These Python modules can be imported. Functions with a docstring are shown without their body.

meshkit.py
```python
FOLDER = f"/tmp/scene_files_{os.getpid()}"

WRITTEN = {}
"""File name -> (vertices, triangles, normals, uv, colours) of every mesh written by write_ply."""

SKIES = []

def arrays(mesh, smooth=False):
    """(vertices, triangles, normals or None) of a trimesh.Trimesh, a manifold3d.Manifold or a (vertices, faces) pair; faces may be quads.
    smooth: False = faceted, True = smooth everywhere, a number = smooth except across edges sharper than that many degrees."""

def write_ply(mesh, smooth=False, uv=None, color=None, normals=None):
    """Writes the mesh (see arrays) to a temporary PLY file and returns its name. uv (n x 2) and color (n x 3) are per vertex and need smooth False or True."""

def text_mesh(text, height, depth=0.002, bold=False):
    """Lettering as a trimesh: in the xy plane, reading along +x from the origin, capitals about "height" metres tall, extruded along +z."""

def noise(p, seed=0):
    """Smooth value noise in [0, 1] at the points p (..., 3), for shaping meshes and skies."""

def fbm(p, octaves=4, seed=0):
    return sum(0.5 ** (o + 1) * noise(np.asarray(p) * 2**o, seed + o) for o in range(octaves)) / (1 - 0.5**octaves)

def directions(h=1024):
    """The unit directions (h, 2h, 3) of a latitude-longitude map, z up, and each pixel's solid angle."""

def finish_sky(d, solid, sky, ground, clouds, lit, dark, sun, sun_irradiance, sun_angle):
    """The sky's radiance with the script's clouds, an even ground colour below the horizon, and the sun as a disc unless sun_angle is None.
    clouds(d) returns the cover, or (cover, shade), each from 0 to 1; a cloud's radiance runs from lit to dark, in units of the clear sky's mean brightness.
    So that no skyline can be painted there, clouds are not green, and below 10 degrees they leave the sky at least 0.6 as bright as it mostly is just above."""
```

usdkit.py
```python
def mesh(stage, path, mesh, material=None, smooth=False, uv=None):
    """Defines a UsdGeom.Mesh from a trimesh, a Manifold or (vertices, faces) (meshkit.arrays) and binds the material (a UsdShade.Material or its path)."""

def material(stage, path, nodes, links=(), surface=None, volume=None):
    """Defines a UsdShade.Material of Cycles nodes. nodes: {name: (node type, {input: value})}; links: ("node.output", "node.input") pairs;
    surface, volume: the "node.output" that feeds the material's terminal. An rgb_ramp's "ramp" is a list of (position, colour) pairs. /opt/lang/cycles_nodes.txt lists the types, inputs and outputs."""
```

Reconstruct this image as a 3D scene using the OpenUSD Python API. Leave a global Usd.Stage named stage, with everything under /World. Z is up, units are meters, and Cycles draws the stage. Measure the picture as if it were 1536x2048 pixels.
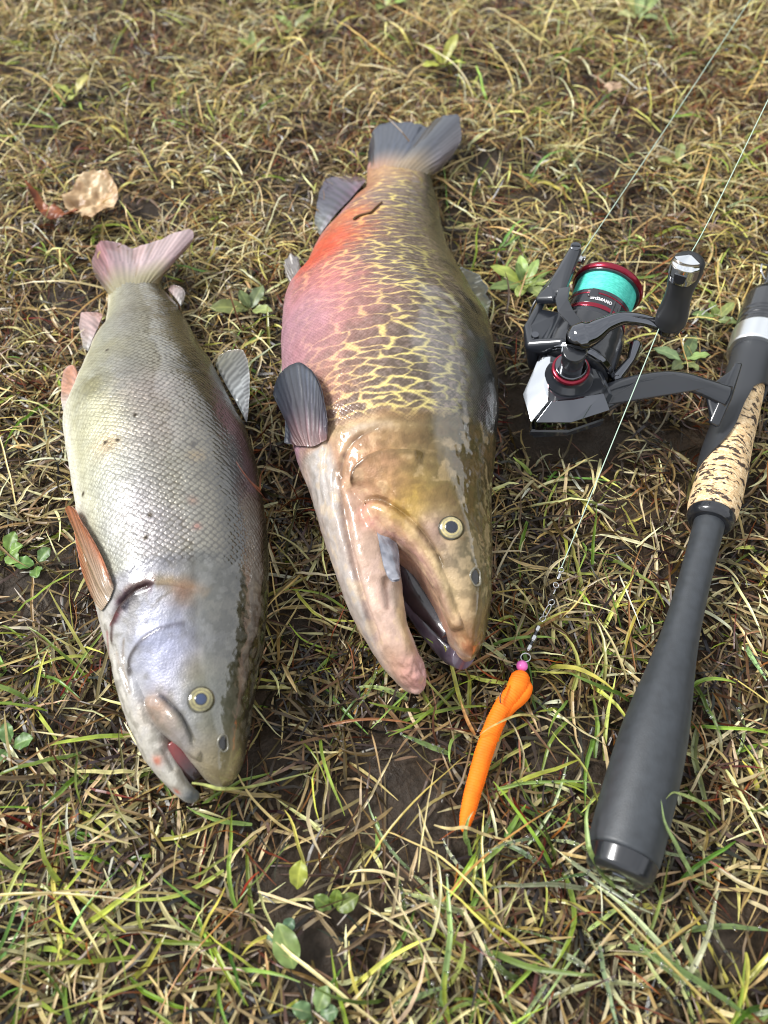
import math, os, random
import numpy as np
import trimesh
import manifold3d as m3
import shapely
from scipy.ndimage import gaussian_filter, map_coordinates
from scipy.interpolate import PchipInterpolator
from scipy.spatial import cKDTree
import usdkit
from meshkit import fbm, noise, text_mesh
from pxr import Usd, UsdGeom, UsdLux, UsdShade, Sdf, Gf, Vt

stage = Usd.Stage.CreateInMemory()
UsdGeom.SetStageUpAxis(stage, "Z")
UsdGeom.SetStageMetersPerUnit(stage, 1.0)
world = UsdGeom.Xform.Define(stage, "/World")
UsdGeom.Scope.Define(stage, "/World/Looks")

# ------------------------------------------------------------------ camera, sky, sun
FPX, CAM_H, TILT = 1546.0, 0.40, math.radians(35)     # focal length in photo pixels, height, angle from straight down
cam = UsdGeom.Camera.Define(stage, "/World/camera")
cam.AddTranslateOp().Set(Gf.Vec3d(0, 0, CAM_H))
cam.AddRotateXOp().Set(35.0)
cam.CreateHorizontalApertureAttr(36.0)
cam.CreateFocalLengthAttr(36.0 * FPX / 1536.0)
cam.CreateClippingRangeAttr(Gf.Vec2f(0.02, 2000))
cam.CreateFStopAttr(9.0)
cam.CreateFocusDistanceAttr(0.45)
cam.CreateExposureAttr(1.25)

SUN_EL, SUN_AZ = math.radians(46), math.radians(-78)    # azimuth = atan2(x, y) of the direction towards the sun
sd = np.array([math.sin(SUN_AZ) * math.cos(SUN_EL), math.cos(SUN_AZ) * math.cos(SUN_EL), math.sin(SUN_EL)])
sun = UsdLux.DistantLight.Define(stage, "/World/sun")
sun.CreateIntensityAttr(0.54)
sun.CreateAngleAttr(18.0)
sun.CreateNormalizeAttr(True)
sun.CreateColorAttr(Gf.Vec3f(1.0, 0.985, 0.96))
rot = Gf.Rotation(Gf.Vec3d(0, 0, 1), Gf.Vec3d(*sd))
sun.AddTransformOp().Set(Gf.Matrix4d().SetRotate(rot))

dome = UsdLux.DomeLight.Define(stage, "/World/sky")
dome.GetPrim().SetCustomDataByKey("kind", "structure")
dome_mat = usdkit.material(stage, "/World/Looks/sky_material", {
    "sky": ("sky_texture", {"sky_type": "single_scattering", "sun_disc": False, "sun_elevation": SUN_EL, "sun_rotation": SUN_AZ, "air_density": 1.0, "aerosol_density": 1.5}),
    "tc": ("texture_coordinate", {}),
    "n": ("noise_texture", {"scale": 2.2, "detail": 5.0, "roughness": 0.55}),
    "cov": ("rgb_ramp", {"ramp": [(0.25, (0.72, 0.72, 0.72)), (0.6, (0.97, 0.97, 0.97))]}),
    "n2": ("noise_texture", {"scale": 3.7, "detail": 4.0}),
    "cl": ("rgb_ramp", {"ramp": [(0.3, (6.2, 6.5, 6.9)), (0.7, (9.6, 9.8, 10.0))]}),
    "mx": ("mix", {"mix_type": "mix"}),
    "bg": ("background_shader", {"strength": 0.062}),
}, [("tc.generated", "n.vector"), ("tc.generated", "n2.vector"), ("n.fac", "cov.fac"), ("n2.fac", "cl.fac"), ("cov.color", "mx.fac"),
    ("sky.color", "mx.color1"), ("cl.color", "mx.color2"), ("mx.color", "bg.color")], surface="bg.background")
UsdShade.MaterialBindingAPI.Apply(dome.GetPrim()).Bind(dome_mat)

# ------------------------------------------------------------------ helpers
CS, SN = math.cos(TILT), math.sin(TILT)


def rays(uv):
    uv = np.atleast_2d(np.asarray(uv, float))
    x, y = (uv[:, 0] - 768) / FPX, -(uv[:, 1] - 1024) / FPX
    d = np.stack([x, CS * y + SN, SN * y - CS], 1)
    return d / np.linalg.norm(d, axis=1, keepdims=True)


def at(u, v, z=0.0):
    """The point at height z that the photograph shows at pixel (u, v)."""
    d = rays((u, v))[0]
    return np.array([0, 0, CAM_H]) + d * (z - CAM_H) / d[2]


def lin(c, k=0.86):
    return np.clip(np.asarray(c, float) / 255.0, 0, 1) ** 2.2 * k


counts = {}


def numbered(parent, name):
    n = counts.get((parent, name), 0)
    counts[(parent, name)] = n + 1
    return f"{parent}/{name}" if n == 0 else f"{parent}/{name}_{n:03d}"


def tag(prim, label=None, cat=None, group=None, kind=None):
    for k, v in (("label", label), ("category", cat), ("group", group), ("kind", kind)):
        if v:
            prim.SetCustomDataByKey(k, v)


class Thing:
    def __init__(self, name, label, cat, origin, group=None):
        self.o = np.asarray(origin, float)
        self.path = numbered("/World", name)
        x = UsdGeom.Xform.Define(stage, self.path)
        x.AddTranslateOp().Set(Gf.Vec3d(*map(float, self.o)))
        tag(x.GetPrim(), label, cat, group)


def put(name, vf, mat, parent=None, col=None, smooth=True, kind=None, label=None, cat=None, group=None, props=None, uv=None):
    """One mesh prim; parent = a Thing, (a Thing, path of a part), or None for top level. Coordinates are world coordinates."""
    if hasattr(vf, "vertices"):
        vf = (np.asarray(vf.vertices), np.asarray(vf.faces))
    v, f = np.asarray(vf[0], float), np.asarray(vf[1], int)
    used = np.zeros(len(v), bool)
    used[f.ravel()] = True
    if not used.all():
        f = (np.cumsum(used) - 1)[f]
        v = v[used]
        col, props, uv = (a if a is None or np.ndim(a) < 2 else np.asarray(a)[used] for a in (col, props, uv))
    base, o = "/World", np.zeros(3)
    if isinstance(parent, Thing):
        base, o = parent.path, parent.o
    elif parent:
        base, o = parent[1], parent[0].o
    path = numbered(base, name)
    m = usdkit.mesh(stage, path, (v - o, f), mat, smooth=smooth, uv=uv)
    api = UsdGeom.PrimvarsAPI(m)
    for key, a in (("col", col), ("props", props)):
        if a is not None:
            a = np.broadcast_to(np.asarray(a, float), (len(v), 3))
            api.CreatePrimvar(key, Sdf.ValueTypeNames.Color3fArray, "vertex").Set(Vt.Vec3fArray.FromNumpy(np.ascontiguousarray(a, np.float32)))
    tag(m.GetPrim(), label, cat, group, kind)
    return path


def quads(n, m, wrap=False):
    """Faces of an n x m vertex grid; wrap closes the m direction."""
    i, j = np.meshgrid(np.arange(n - 1), np.arange(m if wrap else m - 1), indexing="ij")
    k = (j + 1) % m
    q = np.stack([i * m + j, i * m + k, (i + 1) * m + k, (i + 1) * m + j], -1).reshape(-1, 4)
    return np.vstack([q[:, [0, 1, 2]], q[:, [0, 2, 3]]])


def join(parts):
    v, f, n = [], [], 0
    for a, b in parts:
        v.append(np.asarray(a)); f.append(np.asarray(b) + n); n += len(a)
    return np.vstack(v), np.vstack(f)


def frames(p):
    t = np.gradient(p, axis=0)
    t /= np.linalg.norm(t, axis=1, keepdims=True) + 1e-12
    a = np.zeros_like(p)
    ref = np.array([0, 0, 1.0]) if abs(t[0, 2]) < 0.9 else np.array([1.0, 0, 0])
    x = np.cross(t[0], ref); x /= np.linalg.norm(x)
    for i in range(len(p)):
        x = x - t[i] * (x @ t[i]); x /= np.linalg.norm(x) + 1e-12
        a[i] = x
    return t, a, np.cross(t, a)


def resample(p, n):
    p = np.asarray(p, float)
    s = np.r_[0, np.cumsum(np.linalg.norm(np.diff(p, axis=0), axis=1))]
    if len(p) < 3:
        return np.stack([np.interp(np.linspace(0, s[-1], n), s, p[:, k]) for k in range(p.shape[1])], 1)
    return PchipInterpolator(s, p)(np.linspace(0, s[-1], n))


def tube(p, r, sides=12, flat=1.0, cap=True):
    """A tube along the polyline p; r a radius or one per point; flat squeezes it along its second axis."""
    p = np.asarray(p, float)
    r = np.broadcast_to(np.asarray(r, float), (len(p),))
    t, a, b = frames(p)
    g = np.arange(sides) * 2 * np.pi / sides
    v = p[:, None] + r[:, None, None] * (np.cos(g)[None, :, None] * a[:, None] + flat * np.sin(g)[None, :, None] * b[:, None])
    v = v.reshape(-1, 3)
    f = quads(len(p), sides, True)
    if cap:
        n = len(v)
        v = np.vstack([v, p[:1], p[-1:]])
        k = np.arange(sides)
        f = np.vstack([f, np.stack([np.full(sides, n), (k + 1) % sides, k], 1), np.stack([np.full(sides, n + 1), n - sides + k, n - sides + (k + 1) % sides], 1)])
    return v, f


def revolve(profile, o, axis, n=48, ref=(0, 0, 1.0)):
    """profile rows (along the axis, radius), in order."""
    axis = np.asarray(axis, float) / np.linalg.norm(axis)
    x = np.cross(axis, ref)
    if np.linalg.norm(x) < 1e-6:
        x = np.array([1.0, 0, 0])
    x /= np.linalg.norm(x)
    y = np.cross(axis, x)
    g = np.arange(n) * 2 * np.pi / n
    pr = np.asarray(profile, float)
    v = np.asarray(o) + pr[:, 0, None, None] * axis + pr[:, 1, None, None] * (np.cos(g)[None, :, None] * x + np.sin(g)[None, :, None] * y)
    return v.reshape(-1, 3), quads(len(pr), n, True)


def rounded(prof, r=0.0006, k=4):
    """Rounds the corners of a profile polyline."""
    prof = np.asarray(prof, float)
    out = [prof[0]]
    for a, b, c in zip(prof[:-2], prof[1:-1], prof[2:]):
        d1, d2 = np.linalg.norm(a - b), np.linalg.norm(c - b)
        q = min(r, d1 * 0.45, d2 * 0.45)
        p, s = b + (a - b) / max(d1, 1e-9) * q, b + (c - b) / max(d2, 1e-9) * q
        for t in np.linspace(0, 1, k):
            out.append((1 - t) ** 2 * p + 2 * t * (1 - t) * b + t * t * s)
    out.append(prof[-1])
    return np.array(out)


def solid(v, f):
    t = trimesh.Trimesh(v, f, process=True)
    if t.volume < 0:
        t.invert()
    return m3.Manifold(m3.Mesh(np.asarray(t.vertices, np.float32), np.asarray(t.faces, np.uint32)))


def from_solid(m):
    g = m.to_mesh()
    return np.asarray(g.vert_properties[:, :3], float), np.asarray(g.tri_verts, int)


def hull(pts_r, n=20):
    """Convex hull of spheres (x, y, z, r): rounded boxes and bars."""
    m3.set_circular_segments(n)
    return m3.Manifold.batch_hull([m3.Manifold.sphere(r, n).translate((x, y, z)) for x, y, z, r in pts_r])


# ------------------------------------------------------------------ materials
L = "/World/Looks/"


def plain(name, color, rough=0.5, metal=0.0, coat=0.0, coat_rough=0.1, bump=0.0, scale=400.0, spec=0.5, var=0.0, extra=None):
    nodes = {"p": ("principled_bsdf", {"base_color": tuple(color), "roughness": rough, "metallic": metal, "coat_weight": coat, "coat_roughness": coat_rough, "specular_ior_level": spec, **(extra or {})})}
    links = []
    if bump or var:
        nodes["tc"] = ("geometry", {})
        nodes["n"] = ("noise_texture", {"scale": scale, "detail": 4.0})
        links.append(("tc.position", "n.vector"))
        if bump:
            nodes["b"] = ("bump", {"strength": bump, "distance": 0.0008})
            links += [("n.fac", "b.height"), ("b.normal", "p.normal")]
        if var:
            c = np.asarray(color)
            nodes["r"] = ("rgb_ramp", {"ramp": [(0.3, tuple(c * (1 - var))), (0.7, tuple(c * (1 + var)))]})
            nodes["n3"] = ("noise_texture", {"scale": scale * 0.13, "detail": 5.0})
            links += [("tc.position", "n3.vector"), ("n3.fac", "r.fac"), ("r.color", "p.base_color")]
    return usdkit.material(stage, L + name, nodes, links, surface="p.BSDF")


def skin(name, scale_s, scale_q, dark, bump, coat_bump=0.25, spec=0.6):
    """Wet fish skin: colour from the mesh, small scales as a staggered lattice along the body (st in metres), a wet coat.
    props: red = how much the scales show, green = silvery metal, blue = how wet."""
    nodes = {
        "c": ("attribute", {"attribute": "col"}), "a": ("attribute", {"attribute": "props"}), "uv": ("attribute", {"attribute": "st"}),
        "sep": ("separate_color", {"color_type": "rgb"}),
        "m1": ("mapping", {"mapping_type": "point", "scale": (1 / scale_s, 1 / scale_q, 1.0), "rotation": (0, 0, math.pi / 4)}),
        "v2": ("voronoi_texture", {"dimensions": "2D", "feature": "f1", "scale": 1.0, "randomness": 0.32}),
        "e": ("map_range", {"from_min": 0.30, "from_max": 0.62, "to_min": 0.0, "to_max": 1.0, "clamp": True}),
        "am": ("math", {"math_type": "multiply"}),
        "amd": ("math", {"math_type": "multiply", "value2": dark}),
        "dk": ("mix", {"mix_type": "multiply", "color2": (0.24, 0.20, 0.14)}),
        "g": ("geometry", {}), "n": ("noise_texture", {"scale": 900.0, "detail": 3.0}), "nb": ("noise_texture", {"scale": 160.0, "detail": 5.0, "roughness": 0.65}),
        "rv": ("rgb_ramp", {"ramp": [(0.25, (0.72, 0.72, 0.72)), (0.75, (1.16, 1.16, 1.16))]}),
        "cv": ("mix", {"mix_type": "multiply", "fac": 0.8}),
        "hh": ("math", {"math_type": "multiply", "value1": -1.0}),
        "hn": ("math", {"math_type": "multiply_add", "value2": 0.7}),
        "b": ("bump", {"strength": bump, "distance": 0.0009}),
        "hc": ("math", {"math_type": "multiply_add", "value2": 0.9}),
        "bc": ("bump", {"strength": coat_bump, "distance": 0.0007}),
        "p": ("principled_bsdf", {"roughness": 0.38, "coat_roughness": 0.06, "coat_ior": 2.05, "specular_ior_level": spec, "subsurface_weight": 0.0}),
    }
    links = [("c.color", "cv.color1"), ("nb.fac", "rv.fac"), ("rv.color", "cv.color2"), ("cv.color", "dk.color1"), ("a.color", "sep.color"), ("uv.vector", "m1.vector"), ("m1.vector", "v2.vector"),
             ("v2.distance", "e.value"), ("e.result", "am.value1"), ("sep.r", "am.value2"), ("am.value", "amd.value1"), ("amd.value", "dk.fac"), ("dk.color", "p.base_color"),
             ("sep.g", "p.metallic"), ("sep.b", "p.coat_weight"), ("g.position", "n.vector"), ("g.position", "nb.vector"),
             ("am.value", "hh.value2"), ("n.fac", "hn.value1"), ("hh.value", "hn.value3"), ("hn.value", "b.height"), ("b.normal", "p.normal"),
             ("nb.fac", "hc.value1"), ("hh.value", "hc.value3"), ("hc.value", "bc.height"), ("bc.normal", "p.coat_normal")]
    return usdkit.material(stage, L + name, nodes, links, surface="p.BSDF")


def painted(name, rough=0.45, coat=0.0, transl=0.0, spec=0.5, bump=0.0, scale=500.0, coat_rough=0.08, var=0.5):
    """Colour from the mesh, a little grain, optional light passing through."""
    nodes = {"c": ("attribute", {"attribute": "col"}), "g": ("geometry", {}), "n": ("noise_texture", {"scale": scale, "detail": 4.0}),
             "rv": ("rgb_ramp", {"ramp": [(0.25, (0.75, 0.75, 0.75)), (0.75, (1.2, 1.2, 1.2))]}), "cv": ("mix", {"mix_type": "multiply", "fac": var}),
             "p": ("principled_bsdf", {"roughness": rough, "coat_weight": coat, "coat_roughness": coat_rough, "specular_ior_level": spec})}
    links = [("g.position", "n.vector"), ("n.fac", "rv.fac"), ("c.color", "cv.color1"), ("rv.color", "cv.color2"), ("cv.color", "p.base_color")]
    out = "p.BSDF"
    if bump:
        nodes["b"] = ("bump", {"strength": bump, "distance": 0.0006})
        links += [("n.fac", "b.height"), ("b.normal", "p.normal")]
    if transl:
        nodes["t"] = ("translucent_bsdf", {})
        nodes["mx"] = ("mix_closure", {"fac": transl})
        links += [("cv.color", "t.color"), ("p.BSDF", "mx.closure1"), ("t.BSDF", "mx.closure2")]
        out = "mx.closure"
    return usdkit.material(stage, L + name, nodes, links, surface=out)


M = {
    "tiger": skin("patterned_trout_skin", 0.0019, 0.0017, 0.4, 0.4, 0.2, 0.12),
    "silver": skin("silver_trout_skin", 0.0027, 0.0026, 1.0, 0.55, 0.22, 0.12),
    "fin": painted("fin_membrane", 0.35, 0.7, 0.15, bump=0.2),
    "flesh": painted("wet_flesh", 0.35, 1.0, 0.0, bump=0.25, scale=700),
    "grass": painted("grass_blade", 0.36, 0.0, 0.22, spec=0.55, scale=260, var=0.7),
    "straw": painted("dead_grass_blade", 0.38, 0.0, 0.12, spec=0.5, scale=300, var=0.8),
    "leaf": painted("leaf_surface", 0.42, 0.0, 0.2, bump=0.3, scale=350, var=0.6),
    "eye": painted("wet_eye", 0.2, 1.0, 0.0, coat_rough=0.02, var=0.4, scale=1500),
    "black_gloss": plain("gloss_black_paint", (0.012, 0.013, 0.016), 0.22, coat=0.6, coat_rough=0.06),
    "graphite": plain("graphite_paint", (0.013, 0.015, 0.020), 0.34, metal=0.1, coat=1.0, coat_rough=0.05, spec=0.35),
    "dark_chrome": plain("dark_chrome", (0.12, 0.125, 0.14), 0.07, metal=1.0, coat=0.6, coat_rough=0.04),
    "chrome": plain("polished_chrome", (0.78, 0.80, 0.82), 0.10, metal=1.0),
    "steel": plain("bright_steel", (0.62, 0.62, 0.62), 0.2, metal=1.0),
    "silver_ring": plain("satin_aluminium", (0.80, 0.82, 0.83), 0.30, metal=1.0),
    "red_metal": plain("red_anodised_metal", (0.25, 0.012, 0.030), 0.24, metal=0.85, coat=0.4),
    "rubber": plain("black_rubber", (0.016, 0.017, 0.019), 0.42, bump=0.05),
    "foam": plain("charcoal_foam_grip", (0.026, 0.030, 0.035), 0.48, bump=0.18, scale=1500, var=0.22, spec=0.65),
    "seat": plain("matt_black_reel_seat", (0.026, 0.028, 0.032), 0.42, bump=0.05, scale=1500),
    "white": plain("white_print", (0.75, 0.75, 0.75), 0.5),
    "orange": plain("orange_soft_plastic", (0.92, 0.17, 0.008), 0.62, bump=0.2, scale=900, spec=0.25, var=0.14, extra={"subsurface_weight": 0.0}),
    "pink": plain("pink_bead_plastic", (0.78, 0.16, 0.50), 0.3, coat=0.4),
    "hook": plain("bronze_hook_wire", (0.09, 0.055, 0.04), 0.25, metal=1.0),
}

# ------------------------------------------------------------------ ground
BARE = [(842, 1592, .030), (1108, 1512, .028), (790, 1560, .018), (905, 1690, .020), (560, 1760, .018), (300, 1790, .016), (640, 1880, .02), (1420, 1880, .02), (430, 1690, .016),
        (80, 1170, .03), (600, 1230, .02), (1060, 880, .03), (1180, 900, .03), (1240, 330, .035), (960, 325, .03), (300, 420, .03), (120, 600, .03), (360, 850, .02),
        (850, 1640, .02), (230, 1620, .014), (1060, 1100, .02), (540, 1500, .018)]
BARE = np.array([(*at(u, v, 0)[:2], r) for u, v, r in BARE])


def bare(x, y):
    """How bare the mud is, 0 to 1."""
    d = np.min(np.hypot(x[..., None] - BARE[:, 0], y[..., None] - BARE[:, 1]) / BARE[:, 2], -1)
    p = np.stack([x, y, 0 * x], -1)
    n = fbm(p * 17, 3, 5)
    return np.clip(1.35 - d + (n - 0.5) * 1.2, 0, 1)


def gz(x, y):
    p = np.stack([x, y, 0 * np.asarray(x)], -1)
    near = np.exp(-(np.hypot(x, y - 0.5) / 2.0) ** 4)
    return -0.0065 + near * ((fbm(p * 24, 4, 1) - 0.5) * 0.010 + (fbm(p * 130, 3, 2) - 0.5) * 0.0052 + 0.002 * bare(x, y))


def build_ground():
    far = np.array([0.06, 0.15, 0.3, 0.6, 1.2, 2.5, 5, 10, 20, 40, 80])
    xs = np.r_[-0.75 - far[::-1], np.arange(-0.75, 0.7501, 0.0036), 0.75 + far]
    ys = np.r_[-0.15 - far[::-1], np.arange(-0.15, 1.3001, 0.0036), 1.3 + far]
    X, Y = np.meshgrid(xs, ys, indexing="ij")
    v = np.stack([X, Y, gz(X, Y)], -1).reshape(-1, 3)
    b = bare(X, Y).ravel()
    n = fbm(v * [60, 60, 0], 4, 9)
    col = lin((62, 52, 42)) * (0.55 + 0.75 * n)[:, None]
    thatch = lin((76, 60, 42)) * (0.45 + 0.6 * fbm(v * [150, 150, 0], 3, 4))[:, None]
    col = col * b[:, None] + (0.45 * col + 0.55 * thatch) * (1 - b[:, None])
    out = np.clip((np.hypot(v[:, 0], v[:, 1] - 0.5) - 0.9) / 0.5, 0, 1)[:, None]
    col = col * (1 - out) + lin((112, 98, 62)) * (0.5 + 0.6 * fbm(v * [40, 40, 0], 4, 12))[:, None] * out
    nodes = {"c": ("attribute", {"attribute": "col"}), "g": ("geometry", {}), "n": ("noise_texture", {"scale": 420.0, "detail": 6.0, "roughness": 0.6}), "n2": ("noise_texture", {"scale": 45.0, "detail": 4.0}),
             "r": ("rgb_ramp", {"ramp": [(0.3, (0.38, 0.38, 0.38)), (0.7, (0.85, 0.85, 0.85))]}), "b": ("bump", {"strength": 0.8, "distance": 0.002}),
             "rv": ("rgb_ramp", {"ramp": [(0.25, (0.6, 0.6, 0.6)), (0.75, (1.3, 1.3, 1.3))]}), "cv": ("mix", {"mix_type": "multiply", "fac": 1.0}),
             "p": ("principled_bsdf", {"specular_ior_level": 0.3})}
    mat = usdkit.material(stage, L + "wet_mud", nodes, [("g.position", "n.vector"), ("g.position", "n2.vector"), ("n2.fac", "r.fac"), ("r.color", "p.roughness"), ("n.fac", "rv.fac"),
                          ("c.color", "cv.color1"), ("rv.color", "cv.color2"), ("cv.color", "p.base_color"), ("n.fac", "b.height"), ("b.normal", "p.normal")], surface="p.BSDF")
    f = quads(len(xs), len(ys))
    put("ground", (v, f), mat, col=col, kind="structure")


build_ground()


def build_hills():
    """The wooded bank that rises beyond the meadow on the right, out of the picture; the wet fish mirror its dark edge."""
    n, k = 220, 26
    az = np.radians(np.linspace(-8, 168, n))                          # clockwise from +y
    t = np.linspace(0, 1, k)
    A, T = np.meshgrid(az, t, indexing="ij")
    r0 = 17 + 3 * fbm(np.stack([A * 2, 0 * A, 0 * A], -1), 2, 4)
    R = r0 + 11 * T
    taper = np.clip((A - az[0]) / .35, 0, 1) * np.clip((az[-1] - A) / .35, 0, 1)
    H = (7.0 + 3.6 * fbm(np.stack([A * 9, 0 * A, 0 * A], -1), 4, 6)) * np.clip(T * 1.7, 0, 1) ** .6 * taper
    v = np.stack([R * np.sin(A), R * np.cos(A), H - .3], -1)
    v += (fbm(v * .8, 4, 3)[..., None] - .5) * 1.6 * np.clip(T * 4, 0, 1)[..., None]
    v = v.reshape(-1, 3)
    col = lin((50, 52, 32)) * (.45 + .9 * fbm(v * 1.1, 4, 9))[:, None]
    put("hills", (v, quads(n, k)), painted("wooded_bank", .9, var=.9, scale=2.0, spec=.1), col=col, kind="structure")


build_hills()

# ------------------------------------------------------------------ fish
def net_pattern(nx, ny, seed, cx, cy, warp, width):
    """A wavy net of pale lines round long dark cells, as on a tiger-striped trout."""
    r = np.random.default_rng(seed)
    n = int(nx * ny / (cx * cy) * 1.5)
    size = np.array([nx / cx, ny / cy])
    p = r.random((n, 2)) * size * 1.3 - size * 0.15
    for _ in range(2):
        q = r.random((n * 30, 2)) * size * 1.3 - size * 0.15
        i = cKDTree(p).query(q)[1]
        c = np.bincount(i, minlength=n)[:, None]
        s = np.stack([np.bincount(i, q[:, k], minlength=n) for k in (0, 1)], 1)
        p = np.where(c > 0, s / np.maximum(c, 1), p)
    X, Y = np.meshgrid(np.arange(nx), np.arange(ny), indexing="ij")
    w = [gaussian_filter(r.standard_normal((nx, ny)), 6) * 9 * warp for _ in range(2)]
    w2 = [gaussian_filter(r.standard_normal((nx, ny)), 2.5) * 1.75 * warp for _ in range(2)]
    q = np.stack([(X + w[0] + w2[0]) / cx, (Y + w[1] + w2[1]) / cy], -1).reshape(-1, 2)
    d, _ = cKDTree(p).query(q, k=2)
    e = (d[:, 1] - d[:, 0]).reshape(nx, ny)
    drop = gaussian_filter(r.standard_normal((nx, ny)), 5)
    wid = width + 0.055 * drop / drop.std()
    return 1 / (1 + np.exp((e - wid) / 0.032))


def loft(st, n, m):
    """st rows: left px (u, v), right px (u, v), centre height, half thickness, left and right roundness, height share of the left edge. -> grid points, centre line, half vectors, heights."""
    st = np.asarray(st, float)
    PL = np.array([at(r[0], r[1], r[4] + r[8] * r[5]) for r in st])
    PR = np.array([at(r[2], r[3], r[4]) for r in st])
    PL[:, 2] = PR[:, 2] = 0
    mid = (PL + PR) / 2
    s = np.r_[0, np.cumsum(np.linalg.norm(np.diff(mid, axis=0), axis=1))]
    t = np.linspace(0, s[-1], n)
    t = np.r_[t[:-1], s[-1] - (t[-1] - t[-2]) * np.array([0.6, 0.3, 0.12, 0.03, 0.0])]
    t = np.unique(t)
    A, B = PchipInterpolator(s, PL)(t), PchipInterpolator(s, PR)(t)
    X = PchipInterpolator(s, st[:, 4:8])(t)
    C, E = (A + B) / 2, (B - A) / 2
    up = int(m * 0.68)
    g = np.r_[np.linspace(0, np.pi, up, endpoint=False), np.linspace(np.pi, 2 * np.pi, m - up, endpoint=False)]
    c, sn = np.cos(g), np.sin(g)
    ex = np.where(c[None] > 0, 2 / X[:, 3:4], 2 / X[:, 2:3])
    px = np.sign(c) * np.abs(c) ** ex
    pz = np.sign(sn) * np.abs(sn) ** ex
    v = C[:, None] + px[..., None] * E[:, None]
    v[..., 2] = X[:, 0:1] + pz * X[:, 1:2]
    return v, C, E, X, t


def closed(grid):
    n, m = grid.shape[:2]
    v = grid.reshape(-1, 3)
    f = quads(n, m, True)
    k = np.arange(m)
    c0, c1 = len(v), len(v) + 1
    v = np.vstack([v, grid[0].mean(0), grid[-1].mean(0)])
    f = np.vstack([f, np.stack([np.full(m, c0), (k + 1) % m, k], 1), np.stack([np.full(m, c1), (n - 1) * m + k, (n - 1) * m + (k + 1) % m], 1)])
    return v, f


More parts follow.
